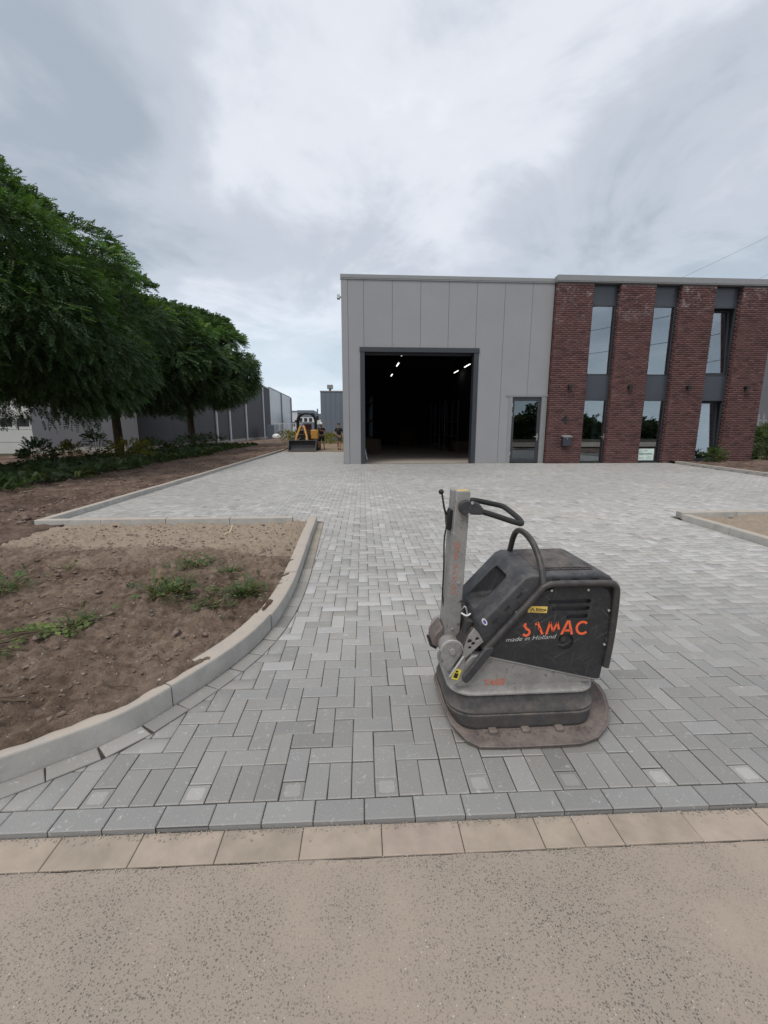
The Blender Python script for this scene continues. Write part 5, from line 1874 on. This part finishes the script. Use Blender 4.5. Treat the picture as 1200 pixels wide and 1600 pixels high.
MB().box(lx - 0.55, lx + 0.75, ly + 2.6, ly + 3.9, 0.5, 1.45).build('engine_cover', 'black_metal', ld, bevel=0.08)
st_ = MB().box(lx - 0.15, lx + 0.40, ly + 2.3, ly + 2.8, 1.15, 1.30).box(lx - 0.15, lx + 0.40, ly + 2.75, ly + 2.9, 1.30, 1.85).build('seat', 'seat_red', ld, bevel=0.04)
MB().cyl((lx - 0.1, ly + 1.9, 1.1), (lx + 0.05, ly + 2.15, 1.55), 0.03, n=6).tube([(lx + 0.05 + 0.19 * cos(t_), ly + 2.15 + 0.1 * sin(t_), 1.55 + 0.15 * sin(t_)) for t_ in np.linspace(0, 2 * pi, 13)[:-1]], 0.02, 5, closed=True).build('steering_wheel', 'black_metal', ld)
zt_ = 2.58
m = MB()
for yy in (ly + 2.15, ly + 3.0):
    m.tube(smooth_path([(lx - 0.55, yy, 1.2), (lx - 0.55, yy, zt_), (lx + 0.72, yy, zt_), (lx + 0.72, yy, 1.2)], 2), 0.058, 7)
m.box(lx - 0.45, lx + 0.62, ly + 2.15, ly + 3.0, zt_ - 0.05, zt_ + 0.02)
m.build('roll_bar', 'black_metal', ld, smooth=True)
for sx_ in (-0.62, 0.82):
    MB().box(lx + sx_ - 0.06, lx + sx_ + 0.06, ly + 2.0, ly + 2.12, 1.95, 2.12).build('headlight', 'black_metal', ld, bevel=0.02)
MB().box(lx + 0.82, lx + 0.98, ly + 2.05, ly + 2.1, 2.1, 2.4).build('mirror', 'black_metal', ld)
for (wx, wy, wr, fr_) in ((lx - 0.72, ly + 1.55, 0.45, 1), (lx + 0.80, ly + 1.55, 0.45, 1), (lx - 0.72, ly + 3.4, 0.45, 0), (lx + 0.80, ly + 3.4, 0.45, 0)):
    w = MB().tube([(wx - 0.17, wy, wr), (wx - 0.13, wy, wr), (wx + 0.13, wy, wr), (wx + 0.17, wy, wr)], [wr * 0.85, wr, wr, wr * 0.85], 20)
    for q_ in range(14):
        t_ = q_ * 2 * pi / 14
        Mx = Matrix.Translation((wx, wy, wr)) @ Matrix.Rotation(t_, 4, 'X')
        w.box(-0.16, 0.16, -0.035, 0.035, wr - 0.02, wr + 0.008, Mx)
    wo = w.build('wheel', 'rubber', ld)
    MB().cyl((wx - 0.178, wy, wr), (wx + 0.178, wy, wr), 0.22, n=14).build('rim', 'yellow_paint', wo)

# ================================================================== the plate compactor
YN, YF = 1.900, 2.360
YC = 2.13
pc = thing('plate_compactor', (0.85, YC, 0), 'worn grey and black vibrating plate compactor with upright handle and orange lettering', 'plate compactor')
# steel plate with upturned ends
half_ = [(.424, 2.13, .098), (.430, 2.02, .082), (.458, 1.905, .044), (.515, 1.825, .012), (.572, 1.787, .004), (.69, 1.779, .003), (.82, 1.778, .003), (.95, 1.778, .003), (1.06, 1.780, .004), (1.155, 1.808, .012),
         (1.235, 1.868, .024), (1.300, 1.962, .044), (1.332, 2.06, .066), (1.338, 2.13, .074)]
loop = half_ + [(x, 2 * YC - y, z) for x, y, z in half_[-2:0:-1]]


def inset(lp_, k, dz=None, z=None):
    cx_, cy_ = 0.87, YC
    o_ = []
    for x, y, z1 in lp_:
        dx_, dy_ = x - cx_, y - cy_
        o_.append((cx_ + dx_ * (1 - k / max(0.2, abs(dx_) + abs(dy_)) * 1.25), cy_ + dy_ * (1 - k / max(0.2, abs(dx_) + abs(dy_)) * 1.6), (z1 + dz) if z is None else z))
    return o_


rim = [(x, y, z + 0.013) for x, y, z in loop]
inner = inset(loop, 0.012, 0.013)
rings = [[(0.87 + (x - .87) * .75, YC + (y - YC) * .75, 0.0) for x, y, z in loop], loop, [(x, y, z + 0.018) for x, y, z in loop], [(p[0], p[1], p[2] + 0.008) for p in inner],
         [(0.87 + (x - .87) * .90, YC + (y - YC) * .88, max(z * 0.55, 0.0) + 0.018) for x, y, z in loop], [(0.87 + (x - .87) * .80, YC + (y - YC) * .76, 0.036) for x, y, z in loop]]
MB().loft(rings).build('base_plate', 'plate_steel', pc, smooth=True)
MB().tube([(x, y, z + .016) for x, y, z in loop], .0060, 6, closed=True).build('plate_rim', 'plate_steel', pc, smooth=True)
# cleats on the plate's edge
for x in (0.655, 0.82, 0.99):
    MB().box(x - 0.022, x + 0.022, 1.848, 1.905, 0.015, 0.050).build('cleat', 'plate_steel', pc, bevel=0.009)
# mud crumbs caked on the plate
pts = []
for k in range(320):
    x = nr.uniform(.56, 1.16)
    y = 1.876 - abs(nr.normal(0, 0.016))
    pts.append((x, y, 0.016 + (y - 1.78) * 0.22, nr.uniform(.001, .0038)))
o = pebbles('dried_mud', pts, 'plate_steel', 'stuff', pc)
# rubber skirt
rings = []
for z, d in ((.030, -.016), (.046, -.004), (.060, .0), (.095, .004), (.108, .009), (.116, .009), (.121, -.001), (.126, .008), (.134, .009), (.146, .001), (.185, -.003), (.212, -.006), (.216, -.02)):
    k = (z - .05) / .17
    rings.append(rrect(.458 - .010 * k, 1.202 - .012 * k, 1.876 + .018 * k, 2.384 - .018 * k, .125, z, 7, d))
MB().loft(rings).build('skirt', 'rubber_skirt', pc, smooth=True)
# grey chassis: folded lip, then the wedge-shaped body
L_ = lambda z, d, r=.115: rrect(.452, 1.190, 1.893, 2.367, r, z, 7, d)
MB().loft([L_(.216, .000), L_(.219, .006), L_(.226, .006), L_(.231, .000), L_(.240, -.004), L_(.268, -.006)]).build('lip', 'grey_paint', pc, smooth=True)
MB().prism([(.470, .262), (1.172, .262), (1.172, .278), (.592, .426), (.545, .426), (.470, .34)], YN, YF).build('chassis', 'grey_paint', pc, bevel=.012)
MB().tube([(.592, YN - .002, .428), (1.172, YN - .002, .280)], .0038, 6).build('edge_bead', 'worn_edge', pc)
# black side panel with slots, hole and bolts
PO = [(.608, .432), (1.176, .287), (1.186, .292), (1.199, .40), (1.206, .60), (1.206, .70), (1.188, .745), (1.150, .766), (.930, .768), (.880, .750), (.842, .720), (.612, .452)]


def slot(x0, x1, z, r):
    p = []
    for cx_, a0 in ((x1 - r, -90), (x0 + r, 90)):
        p += [(cx_ + r * cos(R(a0 + t_)), z + r * sin(R(a0 + t_))) for t_ in range(0, 181, 30)]
    return p


hole = [(.998 + .040 * cos(t_), .488 + .044 * sin(t_)) for t_ in np.linspace(0, 2 * pi, 19)[:-1]]
MB().prism_holes(PO, [slot(.897, 1.106, .6955, .0105), slot(.918, 1.103, .6585, .0115), slot(.992, 1.098, .619, .0115), hole], YN - .010, YN - .002).build('side_panel', 'black_panel', pc)
MB().prism([(.63, .44), (1.19, .40), (1.19, .77), (.86, .77)], YN + .06, YN + .08).build('engine_shroud', 'ink_black', pc)
for (x, z) in ((.93, .700), (1.03, .695), (1.0, .66)):
    MB().box(x - .012, x + .012, YN + .02, YN + .05, z - .03, z + .012).build('engine_fin', 'black_metal', pc)
MB().cyl((.988, YN + .02, .50), (.988, YN - .006, .50), .017, .014, 12).cyl((.988, YN - .006, .50), (.988, YN - .008, .50), .008, n=10).build('starter_shaft', 'black_tube', pc)
MB().tube([(.96, YN + .01, .47), (.99, YN + .005, .462), (1.02, YN + .01, .47)], .007, 6).build('recoil_bracket', 'black_tube', pc)
for x, z in ((.908, .754), (1.086, .753), (1.197, .647), (1.192, .471), (.747, .648), (.647, .508)):
    MB().cyl((x, YN - .010, z), (x, YN - .016, z), .0062, n=8).cyl((x, YN - .016, z), (x, YN - .019, z), .0035, n=6).build('bolt', 'bright_metal', pc)
# hood: moulded plastic, pocket cut in the sloping rear face
HP = [(.574, .585), (.782, .812), (.815, .826), (1.165, .826), (1.205, .812), (1.232, .775), (1.238, .72), (1.222, .50), (1.195, .30), (.60, .435), (.572, .50)]
hood = MB().prism(HP, YN + .006, YF).build('hood', 'black_plastic', pc, bevel=.016, seg=3, angle=25)
sl_d = Vector((.782 - .574, 0, .812 - .585))
sl_n = sl_d.normalized()
nrm = Vector((-sl_n.z, 0, sl_n.x))
Mc = Matrix((( -sl_n.x, 0, nrm.x, .782), (0, 1, 0, 0), (-sl_n.z, 0, nrm.z, .812), (0, 0, 0, 1)))
cut = MB().prism([(.715, .815), (.772, .752), (.732, .618), (.592, .598), (.54, .615)], 2.040, 2.224).build('cutter', 'ink_black', None, bevel=.022, seg=3)
bo = hood.modifiers.new('pocket', 'BOOLEAN')
bo.operation = 'DIFFERENCE'
bo.solver = 'EXACT'
bo.object = cut
bpy.context.view_layer.update()
dg = bpy.context.evaluated_depsgraph_get()
m2 = bpy.data.meshes.new_from_object(hood.evaluated_get(dg))
hood.modifiers.clear()
m2.materials.clear()
m2.materials.append(MAT['black_plastic'])
hood.data = m2
m2.polygons.foreach_set('use_smooth', [True] * len(m2.polygons))
m2.polygons.foreach_set('material_index', [0] * len(m2.polygons))
try:
    m2.set_sharp_from_angle(angle=R(35))
except Exception:
    pass
bpy.data.objects.remove(cut)
# seam slots along the hood's shoulder
for x in (.935, 1.03, 1.125):
    MB().box(x - .017, x + .017, YN + .003, YN + .0065, .800, .806).build('vent_slit', 'ink_black', pc)
for t_ in (.25, .52, .80):
    c_ = Vector((.590, 0, .560)).lerp(Vector((.790, 0, .785)), t_)
    Mx = Matrix.Translation((c_.x + .012, YN + .002, c_.z - .012)) @ Matrix.Rotation(-atan2(sl_n.z, sl_n.x), 4, 'Y')
    MB().box(-.016, .016, 0, .004, -.003, .003, Mx).build('vent_slit', 'ink_black', pc)
# padded cover on top: slightly slack sheet
nxp, nyp = 16, 14
vs, fs = [], []
for j in range(nyp):
    for i_ in range(nxp):
        fx_, fy_ = i_ / (nxp - 1), j / (nyp - 1)
        x = .888 + fx_ * (.275 - .015 * (1 - fy_)) - .02 * (1 - fy_) + .035 * fy_ * 0
        y = 1.985 + fy_ * .36
        edge = min(fx_, 1 - fx_, fy_ * 1.5, 1 - fy_)
        z = .8275 + .016 * min(1, edge * 6) + .010 * float(fbm(np.array(x * 22), np.array(y * 9), 3, 2)) * min(1, edge * 5)
        vs.append((x, y, z))
for j in range(nyp - 1):
    for i_ in range(nxp - 1):
        a_ = j * nxp + i_
        fs.append((a_, a_ + 1, a_ + nxp + 1, a_ + nxp))
MB().add(vs, fs).build('top_pad', 'pad', pc, smooth=True)
hg = MB().box(.90, 1.145, 1.966, 1.984, .826, .832).cyl((.90, 1.984, .834), (1.145, 1.984, .834), .005, n=8).build('hinge_strip', 'black_tube', pc, bevel=.002)
for x in (.93, .985, 1.04, 1.095, 1.13):
    MB().cyl((x, 1.974, .832), (x, 1.974, .836), .005, n=8).build('rivet', 'black_tube', hg)
# protective tubes
tp = smooth_path([(.602, YN - .016, .462), (.70, YN - .016, .575), (.845, YN - .016, .745), (.875, YN - .016, .785), (.95, YN - .016, .788), (1.15, YN - .016, .787), (1.222, YN - .016, .782), (1.226, YN - .016, .70), (1.222, YN - .016, .52), (1.207, YN - .016, .355)], 3)
MB().tube(tp, .0165, 10).build('side_tube', 'black_tube', pc, smooth=True)
hp = smooth_path([(.868, YN - .014, .775), (.868, 1.93, .875), (.860, 2.03, .962), (.853, 2.17, .985), (.853, 2.26, .945), (.857, 2.325, .815)], 3)
MB().tube(hp, .0155, 10).build('lifting_hoop', 'black_tube', pc, smooth=True)
# rear tube on the far side, seen past the hood
tp2 = [(x, 2 * YC - y, z) for x, y, z in tp]
MB().tube(tp2, .0165, 8).build('side_tube', 'black_tube', pc, smooth=True)
# bar beside the lower tube
bp = [(.628, .488), (.640, .478), (.640, .462), (.535, .318), (.512, .300), (.496, .312), (.494, .330), (.600, .478)]
MB().prism(bp, 1.866, 1.892).build('bumper_bar', 'black_plastic', pc, bevel=.007, seg=3)
# bracket that carries the handle
br = [(.548, .570), (.590, .515), (.572, .49), (.510, .412), (.508, .296), (.452, .268), (.440, .28), (.432, .335), (.475, .40), (.500, .48), (.52, .545)]
bk_ = MB().prism_holes([(.552, .566), (.575, .540), (.596, .500), (.510, .415), (.508, .300), (.452, .272), (.436, .318), (.500, .425), (.506, .47), (.525, .53)],
                       [[(cx_ + r_ * cos(t_), cz_ + r_ * sin(t_)) for t_ in np.linspace(0, 2 * pi, 13)[:-1]] for cx_, cz_, r_ in ((.530, .503, .012), (.566, .514, .010), (.548, .490, .0105), (.532, .470, .009))], 1.897, 1.909).build('handle_bracket', 'grey_paint', pc)
MB().tube([(.438, 1.896, .322), (.504, 1.896, .428)], .005, 6).build('weld_edge', 'worn_edge', bk_)
MB().prism([(.47, .30), (.60, .43), (.60, .53), (.56, .53), (.48, .42)], 1.945, 2.30).build('rear_frame', 'black_tube', pc, bevel=.01)
stM = Matrix.Translation((.470, 1.8965, .334)) @ Matrix.Rotation(R(18), 4, 'Y')
wl = MB().box(-.017, .017, -.0012, 0, -.028, .028, stM).build('warning_label', 'warn_yellow', pc)
MB().box(-.010, .010, -.0020, -.0012, -.020, .006, stM).box(-.008, .004, -.0020, -.0012, .010, .020, stM).build('pictogram', 'ink_black', wl)
# pivot
pvp = [(.452 + .052 * cos(t_), .444 + .052 * sin(t_)) for t_ in np.linspace(R(-5), R(185), 14)] + [(.397, .378), (.418, .352), (.440, .330), (.504, .430)]
MB().prism(pvp, 1.918, 1.936).build('pivot_plate', 'grey_paint', pc, bevel=.005)
MB().tube([(.452 + .054 * cos(t_), 1.922, .444 + .054 * sin(t_)) for t_ in np.linspace(R(0), R(180), 12)], .0035, 5).build('pivot_rim', 'worn_edge', pc)
MB().cyl((.452, 1.904, .444), (.452, 1.918, .444), .014, .016, 12).build('pivot_bolt', 'grey_paint', pc)
MB().cyl((.466, 1.94, .405), (.466, 2.30, .405), .055, n=20).build('pivot_shaft', 'grey_paint', pc, smooth=True)
# upright handle: box section with a rear channel
A0, A1 = Vector((.478, 0, .40)), Vector((.517, 0, 1.203))
dA = (A1 - A0).normalized()
pA = Vector((dA.z, 0, -dA.x))


def arm_box(y0, y1, w0, w1, off, t0, t1, nm, mt, bev=.004):
    a_, b_ = A0.lerp(A1, t0), A0.lerp(A1, t1)
    poly = [a_ + pA * (off - w0), a_ + pA * (off + w0), b_ + pA * (off + w1), b_ + pA * (off - w1)]
    return MB().prism([(p.x, p.z) for p in poly], y0, y1).build(nm, mt, pc, bevel=bev)


arm = arm_box(2.060, 2.125, .041, .0345, 0.0, 0.0, 1.0, 'handle_post', 'grey_paint')
arm_box(2.132, 2.205, .037, .0345, -.002, 0.02, .992, 'handle_channel', 'grey_paint')
MB().prism([(.432, .50), (.455, .46), (.448, .425), (.410, .378), (.380, .398), (.384, .440)], 2.07, 2.20).build('transport_stop', 'plate_steel', pc, bevel=.008)
MB().prism([(.374, .40), (.408, .378), (.404, .368), (.370, .388)], 2.08, 2.19).build('stop_rubber', 'rubber', pc)
tpk = MB().box(.490, .545, 2.075, 2.115, 1.2035, 1.2045).build('cap_label', 'yellow_sticker', arm)
tpk.matrix_basis = Matrix.Identity(4)
for t_, off in ((.83, -.004), (.42, .012), (.11, .0)):
    c_ = A0.lerp(A1, t_) + pA * off
    MB().cyl((c_.x, 2.060, c_.z), (c_.x, 2.054, c_.z), .008, .006, 10).build('bolt', 'grey_paint', arm)
# worn orange print down the post
m = MB()
rr_ = random.Random(4)
for q_ in range(27):
    t_ = .355 + .0115 * q_ + (0 if q_ < 17 else .022)
    if q_ in (6, 13):
        continue
    c_ = A0.lerp(A1, t_) + pA * (-.010)
    w = .012
    if q_ > 17 and q_ % 2:
        p0, p1 = c_ - pA * w, c_ + pA * w + dA * .008
    elif q_ % 3 == 0:
        p0, p1 = c_ - pA * w * .9, c_ + pA * w * .9
    elif q_ % 3 == 1:
        p0, p1 = c_ + pA * w * rr_.uniform(.2, .9) - dA * .004, c_ + pA * w * .6 + dA * .005
    else:
        p0, p1 = c_ - pA * w * .9 - dA * .003, c_ - pA * w * rr_.uniform(.0, .5) + dA * .004
    dd = (p1 - p0).normalized()
    nn_ = Vector((dd.z, 0, -dd.x)) * .0020
    poly = [p0 - nn_, p1 - nn_, p1 + nn_, p0 + nn_]
    m.prism([(p.x, p.z) for p in poly], 2.0588, 2.0598)
m.build('worn_print', 'orange_worn', arm)
# lever, quadrant and cable on the left flank
MB().tube([(.448, 2.13, 1.075), (.437, 2.13, 1.11), (.424, 2.13, 1.185)], [.006, .005, .0045], 7).build('lever', 'black_metal', pc)
MB().ball((.420, 2.13, 1.192), .0135, 12, 8).build('lever_knob', 'black_metal', pc, smooth=True)
MB().prism([(.452, 1.00), (.468, 1.00), (.478, 1.10), (.462, 1.11), (.446, 1.06)], 2.10, 2.155).build('lever_quadrant', 'black_metal', pc, bevel=.004)
MB().tube(smooth_path([(.450, 2.12, 1.02), (.438, 2.12, .95), (.442, 2.12, .80), (.440, 2.14, .62), (.47, 2.15, .50)], 2), .0042, 6).build('cable', 'rubber', pc, smooth=True)
# hub and guide handle
MB().cyl((.527, 2.030, 1.127), (.527, 2.061, 1.127), .036, n=20).cyl((.527, 2.022, 1.127), (.527, 2.030, 1.127), .033, .036, 20).build('handle_hub', 'black_plastic', pc, smooth=True)
MB().prism([(.520, 1.095), (.605, 1.092), (.612, 1.118), (.585, 1.150), (.548, 1.162)], 2.020, 2.046).build('handle_clamp', 'black_plastic', pc, bevel=.008)
for x, z in ((.549, 1.153), (.536, 1.097)):
    MB().cyl((x, 2.019, z), (x, 2.013, z), .0075, n=8).build('bolt', 'bright_metal', pc)
MB().tube(smooth_path([(.585, 2.035, 1.112), (.66, 2.035, 1.090), (.795, 2.035, 1.043), (.812, 2.05, 1.045), (.808, 2.10, 1.062), (.772, 2.20, 1.098), (.755, 2.215, 1.104), (.72, 2.21, 1.112), (.60, 2.18, 1.142), (.55, 2.10, 1.150)], 2), .0138, 10).build('guide_handle', 'rubber', pc, smooth=True)
# odds and ends between post and hood
MB().cyl((.548, 2.02, .49), (.560, 2.02, .555), .026, n=14).build('oil_filter', 'black_tube', pc, smooth=True)
for k, pts_ in enumerate(([(.525, 2.05, .60), (.535, 2.03, .63), (.548, 2.03, .60), (.552, 2.04, .555)], [(.520, 2.04, .585), (.545, 2.02, .575), (.565, 2.03, .585)], [(.515, 2.05, .64), (.53, 2.04, .655), (.56, 2.05, .62)])):
    MB().tube(smooth_path(pts_, 2), .0042, 6).build('hose', ('bright_metal', 'white_paint', 'rubber')[k], pc, smooth=True)
MB().box(.535, .575, 1.99, 2.06, .44, .48).build('valve_block', 'black_metal', pc, bevel=.004)
# stickers and lettering
stk = MB().prism([(.804, .678), (.896, .6735), (.894, .641), (.800, .6465)], YN - .0112, YN - .0102).build('sticker', 'yellow_sticker', pc)
text('Bölma', .0205, 'ink_black', 'lettering', stk, at(.838, YN - .0114, .654, Matrix.Rotation(R(-3), 4, 'Z')), extrude=.0002, offset=.0005)
MB().prism([(.812, .654), (.824, .669), (.836, .652), (.831, .652), (.824, .662), (.818, .654)], YN - .0118, YN - .0112).box(.812, .880, YN - .0118, YN - .0112, .6475, .6495).build('emblem', 'ink_black', stk)
Mo = Matrix.Translation((.600, YN + .0062, .597)) @ Matrix.Rotation(R(-32), 4, 'Y')
ov = MB().loft([[Mo @ Vector((.011 * cos(t_), y_, .020 * sin(t_))) for t_ in np.linspace(0, 2 * pi, 17)[:-1]] for y_ in (0, -.0015)]).build('oval_label', 'sticker_white', pc)
MB().loft([[Mo @ Vector((.0065 * cos(t_), y_, .012 * sin(t_))) for t_ in np.linspace(0, 2 * pi, 13)[:-1]] for y_ in (-.0015, -.0022)]).build('oval_print', 'sticker_blue', ov)


def stroke(m, pts_, w, y0, y1):
    """flat letter stroke: mitred ribbon of width w along pts in XZ"""
    P_ = [Vector((x, z)) for x, z in pts_]
    l, r = [], []
    for k, p in enumerate(P_):
        if k == 0:
            t = (P_[1] - p).normalized()
            f = 1
        elif k == len(P_) - 1:
            t = (p - P_[k - 1]).normalized()
            f = 1
        else:
            t1, t2 = (p - P_[k - 1]).normalized(), (P_[k + 1] - p).normalized()
            t = (t1 + t2).normalized()
            f = 1 / max(0.5, t.dot(t1))
        n_ = Vector((-t.y, t.x)) * (w / 2) * f
        l.append(p + n_)
        r.append(p - n_)
    for k in range(len(P_) - 1):
        q_ = [(l[k].x, l[k].y), (l[k + 1].x, l[k + 1].y), (r[k + 1].x, r[k + 1].y), (r[k].x, r[k].y)]
        m.prism(q_, y0, y1)


LY0, LY1 = YN - .0112, YN - .0102
W_ = .0115
arc = lambda cx_, cz_, rx_, rz_, a0, a1, n_=9: [(cx_ + rx_ * cos(R(a0 + (a1 - a0) * k / (n_ - 1))), cz_ + rz_ * sin(R(a0 + (a1 - a0) * k / (n_ - 1)))) for k in range(n_)]
m = MB()
stroke(m, [(.796, .591), (.790, .579)] + arc(.800, .545, .0165, .0165, 85, -150, 9), W_, LY0, LY1)
m.build('letter', 'orange', pc)
m = MB()
stroke(m, [(.842, .583), (.853, .592)], W_ * .8, LY0, LY1)
stroke(m, [(.852, .595), (.880, .533)], W_, LY0, LY1)
stroke(m, [(.858, .566), (.866, .556)], W_ * .7, LY0, LY1)
m.build('letter', 'orange', pc)
m = MB()
stroke(m, [(.899, .531), (.914, .594)], W_ * .9, LY0, LY1)
stroke(m, [(.914, .594), (.931, .545)], W_ * .8, LY0, LY1)
stroke(m, [(.931, .545), (.950, .592)], W_ * .8, LY0, LY1)
stroke(m, [(.950, .592), (.960, .555)], W_ * .9, LY0, LY1)
m.build('letter', 'orange', pc)
m = MB()
stroke(m, [(.974, .529), (1.000, .594), (1.008, .594), (1.026, .528)], W_, LY0, LY1)
stroke(m, [(.986, .549), (1.018, .548)], W_ * .85, LY0, LY1)
m.build('letter', 'orange', pc)
m = MB()
stroke(m, arc(1.076, .560, .0285, .0305, 45, 318, 15), W_, LY0, LY1)
m.build('letter', 'orange', pc)
text('made in Holland', .031, 'ink_white', 'small_lettering', pc, at(.700, YN - .0104, .4985, Matrix.Rotation(R(2.6), 4, 'Z') @ Matrix.Diagonal((1.20, 1, 1, 1))), shear=.35, extrude=.0003, offset=-.0004)
text('T468', .050, 'orange_worn', 'model_print', pc, at(.608, YN - .0012, .262, Matrix.Rotation(R(3), 4, 'Z')), extrude=.0003, offset=.0008)
